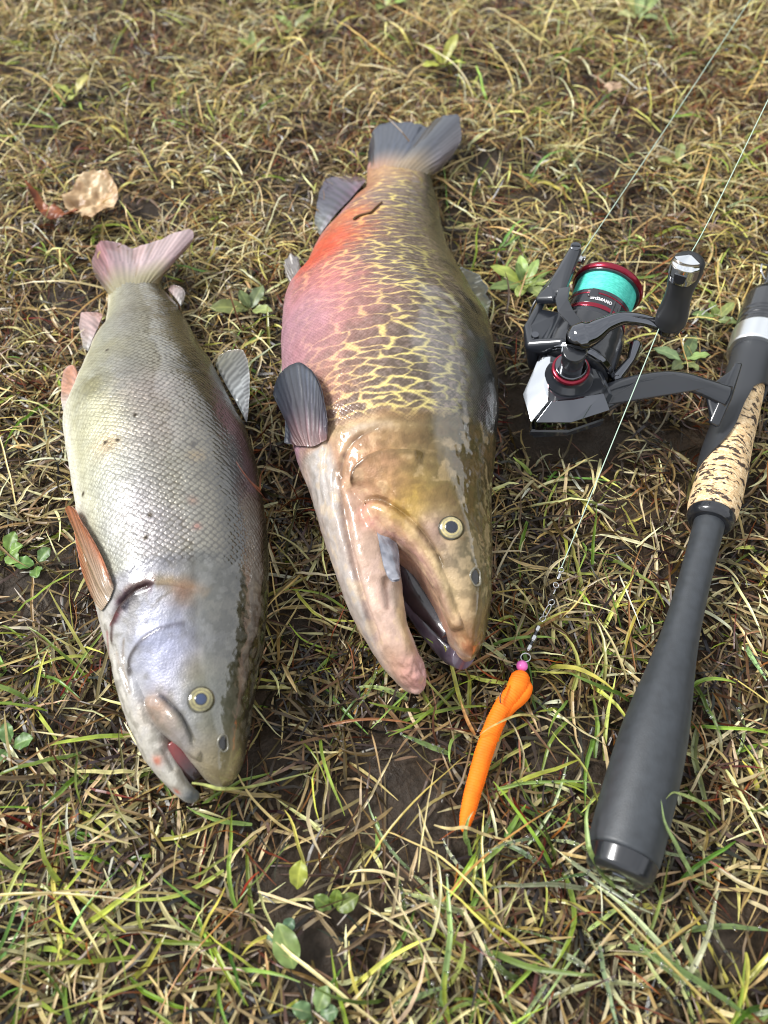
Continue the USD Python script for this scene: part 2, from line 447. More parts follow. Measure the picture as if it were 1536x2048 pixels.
class Fish:
    """A lying fish: union of lofts, smoothed; then relief and colours laid on by curves that are found on its surface."""

    def __init__(self, body, jaws, n, m, smooth=8):
        g, self.C, self.E, self.X, self.t = loft(body, n, m)
        total = solid(*closed(g))
        for j in jaws:
            total = total + solid(*closed(loft(j, 150, 90)[0]))
        v, f = from_solid(total)
        t = trimesh.Trimesh(v, f, process=True)
        t = max(t.split(only_watertight=False), key=lambda x: len(x.faces))
        trimesh.smoothing.filter_taubin(t, lamb=0.5, nu=0.53, iterations=smooth)
        self.set(np.array(t.vertices), np.array(t.faces))
        i = cKDTree(self.C[:, :2]).query(self.v[:, :2])[1]
        e = self.E[i]
        w = ((self.v - self.C[i]) * e).sum(1) / (e ** 2).sum(1)
        self.s = self.t[i] + ((self.v - self.C[i])[:, :2] * np.gradient(self.C[:, :2], self.t, axis=0)[i]).sum(1)
        h = (self.v[:, 2] - self.X[i, 0]) / self.X[i, 1]
        ph = np.arctan2(np.abs(h), w)
        self.f = ph / np.pi                                          # 0 = back, 0.5 = flank, 1 = belly
        self.q = (ph - np.pi / 2) * 0.5 * (np.linalg.norm(e, axis=1) + self.X[i, 1]) * np.where(h > -0.1, 1, -1)
        self.upper = h > -0.25
        self.col = np.zeros_like(self.v)
        self.props = np.tile([0.0, 0.0, 0.4], (len(self.v), 1))

    def set(self, v, f):
        self.v, self.fc = v, f
        self.mesh = trimesh.Trimesh(v, f, process=False)
        self.nrm = np.array(self.mesh.vertex_normals)

    def on(self, uv):
        """Points of the surface seen at photo pixels; pixels that miss it take the nearest vertex to their ray."""
        d = rays(uv)
        o = np.tile([0, 0, CAM_H], (len(d), 1))
        loc, ri, _ = self.mesh.ray.intersects_location(o, d, multiple_hits=False)
        out = np.full((len(d), 3), np.nan)
        out[ri] = loc
        for k in np.nonzero(np.isnan(out[:, 0]))[0]:
            w = self.v - o[0]
            x = w @ d[k]
            out[k] = self.v[np.argmin(np.linalg.norm(w - x[:, None] * d[k], axis=1))]
        return out

    def above(self, uv, lift, z):
        """Points just over the surface; where the body is missed, at height z."""
        o = np.tile([0, 0, CAM_H], (len(uv), 1))
        loc, ri, ti = self.mesh.ray.intersects_location(o, rays(uv), multiple_hits=False)
        out = np.array([at(u, v, z) for u, v in uv])
        out[ri] = loc + self.mesh.face_normals[ti] * lift
        return out

    def near(self, uv, n=None, reach=0.03):
        """Distance, place along (0..1) and side (+ = left of travel in plan) of every vertex near the curve."""
        p = self.on(resample(uv, n or 5 * len(uv)))
        near = np.nonzero((self.v > p.min(0) - reach).all(1) & (self.v < p.max(0) + reach).all(1))[0]
        V = self.v[near]
        best, tt, side = np.full(len(near), 1e9), np.zeros(len(near)), np.zeros(len(near))
        L = np.r_[0, np.cumsum(np.linalg.norm(np.diff(p, axis=0), axis=1))]
        for k in range(len(p) - 1):
            e = p[k + 1] - p[k]
            h = np.clip((V - p[k]) @ e / (e @ e + 1e-15), 0, 1)
            r = V - p[k] - h[:, None] * e
            d = np.linalg.norm(r, axis=1)
            m = d < best
            best[m], tt[m], side[m] = d[m], (L[k] + h[m] * (L[k + 1] - L[k])) / L[-1], np.sign(e[0] * r[m, 1] - e[1] * r[m, 0])
        return near, best, tt, side

    def move(self, idx, h):
        self.v[idx] += self.nrm[idx] * np.asarray(h)[:, None]

    def settle(self):
        self.set(self.v, self.fc)

    def groove(self, uv, depth, width, ends=0.12):
        i, d, t, _ = self.near(uv)
        k = np.clip(t / ends, 0, 1) * np.clip((1 - t) / ends, 0, 1)
        self.move(i, -depth * np.exp(-(d / width) ** 2) * k)

    def step(self, uv, h, fade, edge=0.0006, sign=1, ends=0.1):
        """Raises the plate on one side of the curve."""
        i, d, t, s = self.near(uv, reach=fade * 2.5)
        x = d * s * sign
        k = np.clip(t / ends, 0, 1) * np.clip((1 - t) / ends, 0, 1) if ends else 1.0
        k = k * np.where((t <= 0) | (t >= 1), 0, 1) if ends else k
        self.move(i, h * k / (1 + np.exp(-np.clip(x / edge, -40, 40))) * np.exp(-np.maximum(x, 0) / fade))

    def region(self, uv, soft=0.002):
        """0..1 inside a closed outline of photo pixels, measured in plan on the upper side."""
        p = self.on(resample(np.vstack([uv, uv[:1]]), 12 * len(uv)))[:, :2]
        poly = shapely.Polygon(p).buffer(0)
        if poly.geom_type != "Polygon":
            poly = max(poly.geoms, key=lambda g: g.area)
        b = poly.bounds
        r = 3 * soft
        i = np.nonzero(self.upper & (self.v[:, 0] > b[0] - r) & (self.v[:, 0] < b[2] + r) & (self.v[:, 1] > b[1] - r) & (self.v[:, 1] < b[3] + r))[0]
        pts = shapely.points(self.v[i, :2])
        d = shapely.distance(poly.exterior, pts) * np.where(shapely.contains(poly, pts), 1, -1)
        return i, d

    def lobe(self, uv, h, soft):
        i, d = self.region(uv, soft)
        x = np.clip(d / soft, 0, 1)
        self.move(i, h * np.sqrt(1 - (1 - x) ** 2))

    def tint(self, idx, k, c):
        k = np.clip(k, 0, 1)[:, None]
        self.col[idx] = self.col[idx] * (1 - k) + np.asarray(c, float) * k

    def spot(self, u, v, r, c, k=1.0, p=2.0, rag=0.0):
        """A soft blot of radius r metres at the point seen at (u, v)."""
        o = self.on([(u, v)])[0]
        d = np.linalg.norm(self.v - o, axis=1)
        i = np.nonzero(d < 3 * r)[0]
        n = (fbm(self.v[i] * 190, 3, 3) - 0.5) * rag if rag else 0
        self.tint(i, k * np.exp(-np.maximum(d[i] / r + n, 0) ** p), c)

    def line(self, uv, width, c, k=1.0, rag=0.0):
        i, d, t, _ = self.near(uv)
        n = (fbm(self.v[i] * 260, 3, 8) - 0.5) * rag if rag else 0
        self.tint(i, k * np.exp(-np.maximum(d / width + n, 0) ** 2) * np.clip(t / 0.06, 0, 1) * np.clip((1 - t) / 0.06, 0, 1), c)

    def fill(self, uv, c, soft=0.0025, k=1.0):
        i, d = self.region(uv, soft)
        self.tint(i, k * np.clip(d / soft + 0.5, 0, 1), c)


def ramp(x, stops):
    a = np.array([s[0] for s in stops])
    c = np.array([s[1] for s in stops], float)
    return np.stack([np.interp(x, a, c[:, k]) for k in range(3)], -1)


def fin(base, tip, rays_n, colour, thick=0.0009, ridge=0.0004, bulge=0.0, ragged=0.03, seed=0, k=14, m=None):
    """A fin between a base curve and a tip curve of 3-D points. colour(a, b): sRGB at across a, along b."""
    m = m or rays_n * 8
    r = np.random.default_rng(seed)
    B, T = resample(base, m), resample(tip, m)
    a, b = np.meshgrid(np.linspace(0, 1, m), np.linspace(0, 1, k), indexing="ij")
    notch = 1 - ragged * np.abs(np.interp(np.arange(m), np.arange(0, m, max(2, m // (rays_n * 2))), r.random(len(np.arange(0, m, max(2, m // (rays_n * 2)))))))
    g = B[:, None] + (T - B)[:, None] * (b * notch[:, None])[..., None]
    nr = np.cross(np.gradient(g, axis=0), np.gradient(g, axis=1))
    nr /= np.linalg.norm(nr, axis=-1, keepdims=True) + 1e-12
    if nr[..., 2].mean() < 0:
        nr = -nr
    ph = a * rays_n * 2 * np.pi + 1.5 * (fbm(np.stack([a * 6, b * 2, 0 * a + seed], -1), 2) - 0.5)
    st = noise(np.stack([a * rays_n * 1.7 + b * 1.5, b * 1.2, 0 * a + seed * 3.3], -1)) - .5
    split = .45 * np.where(b > 0.55, np.sin(2 * ph), np.sin(ph)) + 1.5 * st
    g = g + nr * (ridge * .6 * split * (1 - 0.5 * b) + bulge * np.sin(np.pi * a) * b + 0.0015 * (fbm(np.stack([a * 3, b * 3, 0 * a + seed], -1), 2) - 0.5) * b)[..., None]
    th = (thick * (1 - 0.75 * b) * np.clip(b * 5 + .12, 0, 1) * np.clip(np.minimum(a, 1 - a) * 12 + 0.25, 0, 1))[..., None]
    top, bot = g + nr * th, g - nr * th
    n = m * k
    f = quads(m, k)
    edge = np.r_[np.arange(k), np.arange(1, m) * k + k - 1, (m - 1) * k + np.arange(k - 2, -1, -1), np.arange(m - 2, 0, -1) * k]
    e2 = np.roll(edge, -1)
    side = np.vstack([np.stack([edge, e2, e2 + n], 1), np.stack([edge, e2 + n, edge + n], 1)])
    v = np.vstack([top.reshape(-1, 3), bot.reshape(-1, 3)])
    F = np.vstack([f, f[:, ::-1] + n, side])
    if np.cross(v[F[0, 1]] - v[F[0, 0]], v[F[0, 2]] - v[F[0, 0]]) @ nr[0, 0] < 0:
        F = F[:, ::-1]
    c = lin(colour(a, b, split))
    c = np.vstack([c.reshape(-1, 3)] * 2)
    return (v, F), c


def eye(fish_thing, fish, u, v, r, ring, iris, outer, pupil, pr=0.42, lift=0.25):
    """A domed eye: outer skin ring, iris ring, thin bright rim and dark pupil; the pupil is a part of the eye."""
    o = fish.on([(u, v)])[0]
    i = np.argsort(np.linalg.norm(fish.v - o, axis=1))[:200]
    n = fish.nrm[i].mean(0)
    n /= np.linalg.norm(n)
    x = np.linspace(0, 1, 22)
    h = r * (0.42 * np.sqrt(np.clip(1 - (x * 0.96) ** 2, 0, 1)) - 0.30 + lift)
    prof = np.stack([h, x * r], 1)
    vf = revolve(prof[::-1], o, n, 40)
    rad = np.repeat(x[::-1], 40)
    ang = np.tile(np.arange(40) * 2 * np.pi / 40, 22)
    c = ramp(rad, [(0, iris), (pr + 0.02, iris), (pr + 0.04, ring), (pr + 0.13, ring), (pr + 0.16, iris), (0.72, iris), (0.80, ring), (0.88, outer), (1, np.asarray(outer) * .8)])
    c = c * (0.72 + 0.56 * fbm(vf[0] * 1300, 3, int(u)))[:, None] * (0.86 + 0.22 * np.sin(ang * 2 + 1)[:, None] * np.clip(rad - pr, 0, 1)[:, None])
    p = put("eye", vf, M["eye"], fish_thing, col=lin(c))
    x2 = np.linspace(0, pr, 10)
    h2 = r * (0.42 * np.sqrt(1 - (x2 * 0.96) ** 2) - 0.30 + lift) + 0.00025 * np.sqrt(np.clip(1 - (x2 / pr) ** 2, 0, 1)) - 0.00002
    vf = revolve(np.stack([h2, x2 * r], 1)[::-1], o, n, 32)
    put("pupil", vf, M["eye"], (fish_thing, p), col=lin(ramp(np.repeat(x2[::-1] / pr, 32), [(0, pupil), (0.75, pupil), (1, (14, 14, 18))])))
    return o, n


def nostril(fish_thing, fish, u, v, r, rim_col):
    o = fish.on([(u, v)])[0]
    i = np.argsort(np.linalg.norm(fish.v - o, axis=1))[:60]
    n = fish.nrm[i].mean(0)
    n /= np.linalg.norm(n)
    d = fish.C[-1] - fish.C[-40]
    d = d - n * (d @ n); d /= np.linalg.norm(d)
    e = np.cross(n, d)
    g = np.linspace(0, 2 * np.pi, 29)
    ringp = o + n * 0.0004 + (np.cos(g)[:, None] * d * 1.55 + np.sin(g)[:, None] * e * (1 + 0.15 * np.sin(3 * g))[:, None]) * r
    p = put("nostril", tube(ringp, r * 0.17 * (1 + 0.4 * np.sin(2 * g)), 8), M["flesh"], fish_thing, col=lin(rim_col))
    w = trimesh.creation.icosphere(3, 1.0)
    vv = np.array(w.vertices)
    vv *= (1 + .5 * (fbm(vv * 1.7 + u, 2, 3) - .5))[:, None]
    put("nostril_hole", (o + vv[:, :1] * d * r * 1.25 + vv[:, 1:2] * e * r * .72 + vv[:, 2:] * n * .0004, w.faces), M["flesh"], (fish_thing, p), col=lin((24, 20, 17)))


FOOT = []                                                             # outlines in plan of what lies on the grass


def wetness(F, edge):
    """A film of water over the back; the flank has begun to dry."""
    w = F.f + (fbm(F.v * [60, 26, 60], 4, 31) - .5) * .16
    return .16 + .84 * np.clip((edge - w) / .03, 0, 1)


def tiger_trout():
    R, q = 2.0, 2.3
    body = [(756, 296, 846, 296, .013, .0025, R, R, 0), (744, 316, 850, 316, .013, .0065, R, R, 0), (734, 340, 857, 338, .014, .011, R, R, 0), (733, 376, 867, 376, .017, .0150, R, R, 0), (702, 410, 874, 405, .020, .018, R, R, 0),
            (668, 450, 883, 450, .024, .0225, R, R, 0), (631, 498, 896, 500, .029, .028, R, R, 0), (610, 545, 917, 545, .034, .0335, R, R, 0), (569, 606, 950, 606, .039, .039, R, R, 0),
            (564, 674, 984, 674, .042, .043, R, R, 0), (564, 740, 992, 742, .043, .0445, R, R, 0), (572, 800, 996, 800, .043, .044, R, R, 0), (584, 880, 994, 860, .042, .043, R, R, 0),
            (605, 950, 990, 915, .041, .041, R, R, 0), (640, 1005, 984, 962, .040, .0385, 2.2, R, .05), (690, 1040, 982, 1015, .039, .0365, 2.6, R, .15), (742, 1066, 983, 1055, .038, .034, 3.0, R, .3),
            (790, 1090, 983, 1090, .037, .032, 3.2, R, .4), (828, 1120, 983, 1125, .036, .030, 3.2, R, .4), (855, 1160, 983, 1165, .035, .028, 3.2, R, .4), (876, 1196, 981, 1203, .034, .026, 3.0, R, .4),
            (891, 1234, 977, 1238, .0325, .0235, 2.8, R, .4), (905, 1270, 971, 1270, .031, .020, 2.5, R, .3), (918, 1293, 961, 1294, .030, .015, 2.2, R, .2), (929, 1307, 953, 1307, .0295, .0095, 2, R, .1), (936, 1312, 949, 1312, .029, .005, 2, R, 0), (941, 1315, 945, 1315, .029, .001, 2, R, 0)]
    jaw = [(600, 930, 740, 930, .036, .030, R, R, 0), (628, 1008, 752, 1000, .036, .031, R, R, 0), (642, 1058, 770, 1045, .035, .030, R, 2.5, 0), (665, 1126, 797, 1119, .034, .027, R, 2.8, 0),
           (689, 1194, 804, 1185, .032, .024, R, 2.8, 0), (723, 1262, 812, 1250, .030, .021, R, 2.6, 0), (757, 1316, 830, 1297, .028, .0175, R, 2.4, 0), (780, 1346, 845, 1328, .027, .0145, R, R, 0),
           (800, 1368, 851, 1350, .0265, .0115, R, R, 0), (818, 1380, 851, 1366, .026, .008, R, R, 0), (832, 1384, 847, 1376, .026, .004, R, R, 0), (838, 1384, 843, 1381, .026, .001, R, R, 0)]
    F = Fish(body, [jaw], 820, 250)
    t = Thing("patterned_trout", "large dark trout with yellow wavy net pattern, red belly and wide open mouth", "fish", at(780, 800, 0))
    # relief of the head
    oper = [(702, 975), (705, 945), (723, 923), (745, 909), (777, 901), (815, 902), (848, 906)]
    F.step(oper, .0040, .012, .0006, sign=-1)
    F.groove(oper, .0018, .0012)
    girdle = [(655, 872), (690, 858), (740, 846), (790, 843), (835, 848), (872, 862)]
    F.step(girdle, .0018, .016, .0016, sign=-1)
    back = [(680, 977), (684, 930), (699, 893), (730, 868), (765, 857)]
    F.groove(back, .0016, .0016)
    for fold in ([(655, 870), (647, 930), (660, 1010)], [(672, 930), (668, 985), (690, 1060)], [(640, 905), (636, 960), (650, 1020)], [(690, 900), (676, 950), (680, 1030), (694, 1100)]):
        F.groove(fold, .0011, .0014)
    F.groove([(680, 975), (683, 1010), (692, 1060), (703, 1120), (718, 1180), (737, 1240), (760, 1300)], .0032, .0026)
    F.groove([(772, 1150), (771, 1178), (775, 1205), (774, 1222)], .0012, .0022)
    max_poly = [(724, 1018), (730, 1004), (750, 1001), (777, 1011), (811, 1035), (838, 1062), (862, 1096), (882, 1130), (899, 1170), (912, 1210), (926, 1250), (905, 1262), (890, 1234), (876, 1196), (855, 1160), (828, 1122), (793, 1092), (756, 1068), (736, 1048)]
    F.settle()
    F.lobe(max_poly, .0042, .0055)
    F.groove([(728, 1001), (750, 998), (778, 1008), (813, 1032), (841, 1060), (866, 1096), (888, 1136)], .0022, .0014)
    F.settle()
    F.groove([(700, 960), (740, 985), (790, 1000)], .0012, .006)
    eo = F.on([(902, 1057)])[0]
    d = np.linalg.norm(F.v - eo, axis=1)
    F.move(np.arange(len(d)), .0022 * np.exp(-(d / .011) ** 2) - .0024 * np.exp(-(d / .0068) ** 4))
    F.v += F.nrm * ((fbm(F.v * 85, 4, 2) - 0.5) * .0018 + (F.s > F.s.max() * .70) * (fbm(F.v * [420, 150, 300], 3, 12) - .5) * .0005)[:, None]
    kt = F.on([(830, 1358)])[0]
    F.v += F.nrm * (np.exp(-(np.linalg.norm(F.v - kt, axis=1) / .012) ** 2) * ((fbm(F.v * 240, 3, 2) - .45) * .006))[:, None]
    F.settle()
    # colours
    f, s, n = F.f, F.s, fbm(F.v * 75, 4, 6)
    fw = f + (fbm(F.v * 45, 3, 7) - 0.5) * .10
    F.col[:] = ramp(fw, [(0, (20, 20, 15)), (.25, (25, 25, 20)), (.31, (52, 51, 43)), (.41, (98, 89, 79)), (.54, (150, 124, 114)), (.66, (182, 134, 126)), (.80, (196, 144, 146)), (.90, (186, 148, 160)), (1, (178, 140, 152))])
    al = np.arange(len(F.v))
    g = net_pattern(1400, 640, 14, 15, 38, 3.7, .118)
    ss = np.clip(s / .00036, 0, 1399)
    qq = np.clip((F.q + .115) / .00036, 0, 639)
    net = map_coordinates(g, [ss, qq], order=1)
    sg = F.on([(760, 848)])[0]
    sgill = s[np.argmin(np.linalg.norm(F.v - sg, axis=1))]
    on_body = np.clip((sgill + .002 - s + (n - .5) * .03) / .010, 0, 1) * np.clip((s - .012) / .02, 0, 1)
    band = np.clip((f - .17) / .15, 0, 1) * np.clip((.85 + (n - .5) * .25 - f) / .10, 0, 1) * on_body
    cell = (1 - net) * band
    grain = fbm(F.v * 520, 2, 4)
    F.tint(al, cell * .78, ramp(s / s.max(), [(0, (128, 112, 108)), (.35, (112, 96, 90)), (.7, (88, 78, 66))]))
    F.tint(al, cell * np.clip((grain - .5) * 5, 0, .7), np.array([140, 124, 114]))
    F.tint(al, net * band * (.55 + .45 * np.clip((f - .25) / .2, 0, 1)), ramp(f, [(0, (150, 140, 80)), (.3, (206, 194, 122)), (.5, (236, 216, 134)), (.8, (234, 200, 146))]))
    for (u, v_, r, c, k) in ((655, 480, .030, (224, 96, 66), .85), (630, 515, .022, (222, 88, 66), .85), (690, 430, .022, (220, 120, 80), .75), (705, 385, .02, (205, 128, 88), .8), (740, 350, .024, (196, 140, 100), .8), (800, 335, .03, (170, 140, 105), .6),
                             (640, 565, .028, (216, 112, 104), .6), (680, 600, .03, (206, 128, 126), .4), (640, 660, .035, (196, 126, 116), .4), (590, 640, .03, (186, 140, 156), .7), (580, 720, .03, (180, 140, 150), .6), (640, 780, .022, (186, 130, 108), .6), (610, 690, .018, (190, 120, 130), .3)):
        F.spot(u, v_, r, c, k, 2.2, .8)
    back_k = np.clip((.26 - fw) / .06, 0, 1) * on_body
    F.tint(al, back_k * .8, np.array([22, 22, 19]))
    # head colours
    head = 1 - np.clip((sgill - .004 - s + (n - .5) * .012) / .008, 0, 1)
    hb = ramp(f + (n - .5) * .12, [(0, (26, 22, 14)), (.22, (36, 32, 21)), (.29, (62, 57, 42)), (.37, (100, 88, 64)), (.47, (156, 122, 86)), (.6, (182, 140, 108)), (.8, (202, 162, 136)), (1, (206, 186, 176))])
    F.tint(al, head, hb)
    F.fill([(600, 930), (650, 890), (676, 960), (690, 1060), (705, 1130), (722, 1190), (745, 1260), (775, 1320), (740, 1320), (690, 1230), (640, 1090)], (206, 198, 192), .004)
    F.fill([(690, 985), (735, 1010), (740, 1050), (770, 1075), (800, 1110), (806, 1190), (815, 1250), (840, 1300), (850, 1340), (790, 1365), (755, 1290), (730, 1210), (708, 1130), (695, 1060)], (226, 192, 174), .004)
    F.fill([(798, 1150), (806, 1190), (815, 1255), (835, 1310), (820, 1310), (800, 1250), (784, 1180)], (204, 172, 128), .003, .8)
    F.fill([(770, 1150), (797, 1130), (803, 1170), (800, 1215), (776, 1215)], (200, 178, 166), .003, .6)
    F.spot(828, 1352, .012, (222, 158, 152), .9, 2.5, .6)
    F.spot(845, 1330, .006, (214, 168, 168), .8)
    F.spot(790, 1330, .012, (200, 158, 128), .5)
    F.spot(730, 1080, .02, (222, 190, 172), .5)
    F.fill(max_poly, (214, 164, 142), .002)
    F.line([(735, 1012), (775, 1024), (811, 1048), (838, 1076), (862, 1110), (882, 1145), (900, 1190), (915, 1240)], .0034, (206, 172, 108), .75, .6)
    F.line([(733, 1036), (770, 1062), (800, 1082), (834, 1112), (862, 1152), (884, 1196), (898, 1240)], .0028, (226, 172, 164), .8, .5)
    F.spot(733, 1026, .007, (222, 150, 138), .8)
    F.line([(728, 1001), (750, 998), (778, 1008), (813, 1032), (841, 1060), (866, 1096), (888, 1136)], .0012, (88, 72, 52), .7, .4)
    F.line(oper, .0012, (46, 36, 28), .9, .4)
    F.line([(724, 925), (748, 915), (780, 907)], .003, (150, 112, 84), .5, .8)
    F.line(back, .0012, (96, 76, 66), .6, .5)
    F.line(girdle, .005, (196, 180, 136), .5, .8)
    F.line([(690, 870), (730, 852), (790, 848)], .003, (222, 206, 190), .7, .7)
    F.line([(680, 975), (683, 1010), (692, 1060), (703, 1120), (718, 1180), (737, 1240), (760, 1300)], .0018, (120, 100, 92), .6, .4)
    F.line([(772, 1150), (771, 1178), (775, 1205), (774, 1222)], .0014, (120, 92, 80), .6, .5)
    F.spot(845, 975, .020, (196, 160, 66), .85, 2, 1.2)
    F.spot(826, 985, .010, (222, 186, 70), .8, 2, 1.0)
    F.spot(838, 940, .008, (216, 186, 90), .6, 2, 1.0)
    F.spot(770, 950, .022, (196, 146, 112), .6)
    F.spot(880, 950, .016, (112, 98, 70), .6, 2, 1)
    F.spot(800, 880, .02, (190, 152, 104), .5, 2, 1)
    F.spot(850, 890, .016, (120, 106, 74), .5, 2, 1.2)
    F.spot(930, 1110, .018, (120, 116, 96), .7)
    F.spot(925, 1180, .014, (140, 128, 98), .6, 2, .6)
    F.spot(935, 1230, .012, (176, 150, 110), .7)
    F.spot(945, 1285, .011, (190, 140, 98), .8)
    F.spot(946, 1297, .006, (206, 130, 96), .7)
    F.spot(880, 1040, .012, (150, 134, 118), .6)
    F.spot(866, 1060, .008, (196, 160, 150), .5)
    F.tint(al, head * np.clip((.56 - f) / .2, 0, 1) * .45, np.array([92, 80, 46]))
    F.col *= (1 - .12 * head - .10 * np.clip((f - .66) / .1, 0, 1) * on_body)[:, None]
    mot = fbm(F.v * 150, 4, 41)
    F.tint(al, head * np.clip((mot - .52) * 5, 0, .45) * np.clip(1.2 - f, 0, 1), np.array([96, 74, 48]))
    F.tint(al, head * np.clip((.44 - mot) * 5, 0, .35), np.array([222, 192, 150]))
    F.col *= (0.90 + 0.20 * fbm(F.v * 330, 3, 21))[:, None]
    F.props[:, 0] = np.clip(on_body * .5, 0, 1)
    F.props[:, 1] = 0.03 + .12 * np.clip(on_body * np.clip(1 - np.abs(f - .42) / .3, 0, 1) * np.clip((f - .28) / .06, 0, 1), 0, 1)
    F.props[:, 2] = wetness(F, .42)
    put("body", (F.v, F.fc), M["tiger"], t, col=lin(F.col), props=F.props, uv=np.stack([s, F.q], 1))
    eye(t, F, 902, 1057, .0067, (222, 202, 132), (182, 170, 132), (78, 70, 48), (14, 19, 38), pr=.50, lift=.31)
    nostril(t, F, 951, 1154, .0030, (112, 106, 90))

    def ink(dark, light, tipc=None, w=.5):
        return lambda a, b, sp: np.where((sp > w)[..., None], np.array(light, float), np.array(dark, float)) * (0.8 + 0.35 * fbm(np.stack([a * 9, b * 5, 0 * a], -1), 3)[..., None]) * (1 - 0.12 * b[..., None]) + (0 if tipc is None else 0)

    z = .014
    tail_b = F.above([(738, 352), (758, 343), (796, 338), (834, 342), (856, 352)], -.0009, .015)
    tail_t = [at(736, 306, .009), at(744, 276, .012), at(754, 254, .014), at(782, 247, .014), at(812, 246, .014), at(838, 250, .015), at(857, 258, .016), at(876, 241, .019), at(897, 231, .024), at(920, 233, .026), at(925, 250, .024), at(923, 274, .021), at(903, 310, .017), at(880, 340, .011)]
    vf, c = fin(tail_b, tail_t, 17, lambda a, b, sp: ramp(a, [(0, (60, 64, 76)), (.35, (64, 72, 92)), (.62, (60, 64, 78)), (.72, (118, 116, 124)), (.85, (150, 140, 146)), (1, (176, 158, 164))]) * (0.75 + .6 * np.clip(sp, 0, 1) * np.clip(1 - b, .25, 1))[..., None] * np.clip(b * 3.2 - .45, 0, 1)[..., None] + ramp(a, [(0, (176, 122, 96)), (.5, (150, 128, 100)), (1, (112, 100, 78))]) * (1 - np.clip(b * 3.2 - .45, 0, 1))[..., None], .0014, .0005, .002, .06, 1, 22)
    put("tail_fin", vf, M["fin"], t, col=c)
    an_b = [at(731, 362, .018), at(700, 398, .020), at(668, 432, .022), at(640, 470, .022)]
    an_t = [at(728, 352, .010), at(700, 353, .010), at(676, 352, .010), at(646, 364, .010), at(637, 392, .009), at(630, 437, .009), at(632, 458, .010)]
    vf, c = fin(an_b, an_t, 11, lambda a, b, sp: ramp(a, [(0, (120, 88, 96)), (.3, (92, 76, 96)), (.6, (78, 74, 92)), (.85, (140, 146, 150)), (1, (150, 158, 158))]) * (0.8 + .4 * sp * (1 - .5 * b))[..., None] + np.array([60, 20, 20]) * np.clip(.3 - b, 0, 1)[..., None], .0014, .0005, .001, .10, 2)
    put("anal_fin", vf, M["fin"], t, col=c)
    pe_b = [F.on([(613, 868)])[0], F.on([(635, 886)])[0], F.on([(652, 872)])[0]]
    up = np.array([-.002, -.002, .006])
    pe_b = F.above([(596, 890), (612, 893), (636, 892), (658, 880)], .0015, .046)
    pe_t = F.above([(588, 884), (575, 835), (574, 786), (588, 752), (617, 737), (640, 749), (655, 778), (663, 815), (668, 852)], .006, .050)
    vf, c = fin(pe_b, pe_t, 12, lambda a, b, sp: ramp(b, [(0, (150, 120, 116)), (.25, (110, 88, 92)), (.5, (60, 58, 68)), (.9, (50, 56, 68)), (1, (40, 44, 54))]) * (0.85 + .6 * np.clip(sp, 0, 1) * np.clip(a * 1.3, .2, 1))[..., None] + np.array([55, 40, 40]) * np.clip(a - .72, 0, 1)[..., None] * 2, .0016, .0006, .003, .02, 3, 20)
    put("pectoral_fin", vf, M["fin"], t, col=c)
    pv_b = [at(603, 552, .040), at(596, 562, .036), at(583, 572, .032)]
    pv_t = [at(598, 514, .030), at(585, 508, .028), at(572, 520, .026), at(570, 548, .026)]
    vf, c = fin(pv_b, pv_t, 5, ink((128, 120, 116), (220, 214, 206)), .0018, .0008, .002, .2, 4)
    put("pelvic_fin", vf, M["fin"], t, col=c)
    do_b = [at(906, 548, .034), at(930, 580, .036), at(955, 618, .038), at(968, 650, .038)]
    do_t = [at(926, 530, .024), at(948, 545, .022), at(968, 566, .022), at(980, 606, .022), at(977, 630, .026)]
    vf, c = fin(do_b, do_t, 8, ink((120, 122, 116), (196, 196, 188)), .0014, .0005, .001, .3, 5)
    put("dorsal_fin", vf, M["fin"], t, col=c)
    # mouth: the far jaw, the dark hollow and the grey cheek membrane
    far = np.array([at(800, 1165, .020), at(822, 1200, .017), at(850, 1240, .014), at(880, 1275, .012), at(905, 1300, .013), at(930, 1311, .018)])
    vf = tube(resample(far, 40), np.linspace(.006, .0085, 40), 16, .8)
    put("far_jaw_lip", vf, M["flesh"], t, col=lin(ramp(fbm(vf[0] * 120, 3), [(.3, (70, 60, 74)), (.7, (124, 110, 124))])))
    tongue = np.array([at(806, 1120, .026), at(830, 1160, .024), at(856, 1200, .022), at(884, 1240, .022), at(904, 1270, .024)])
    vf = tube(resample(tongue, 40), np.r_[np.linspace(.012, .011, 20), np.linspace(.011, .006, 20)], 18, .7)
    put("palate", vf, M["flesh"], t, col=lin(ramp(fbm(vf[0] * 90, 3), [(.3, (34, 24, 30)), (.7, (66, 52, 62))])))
    memb = [[(748, 1050), (757, 1095), (768, 1140), (783, 1160), (795, 1158)], [(764, 1064), (778, 1098), (786, 1130), (793, 1148), (797, 1156)], [(790, 1086), (795, 1104), (796, 1124), (797, 1142), (798, 1152)]]
    zz = [.061, .0600, .055]
    grid = np.array([resample([at(u + 3, v_, h) for u, v_ in row], 24) for row, h in zip(memb, zz)])
    grid = np.array([[PchipInterpolator([0, .5, 1], grid[:, k])(x) for k in range(24)] for x in np.linspace(0, 1, 14)])
    gv = grid.reshape(-1, 3)
    gv[:, 2] += .0015 * (fbm(gv * 300, 3, 5) - .5)
    n0 = len(gv)
    q4 = quads(14, 24)
    put("mouth_membrane", (np.vstack([gv, gv - [0, 0, .002]]), np.vstack([q4, q4[:, ::-1] + n0])), M["flesh"], t, col=lin(ramp(np.tile(fbm(gv * 220, 3, 1), 2), [(.3, (84, 86, 96)), (.7, (170, 170, 178))])))
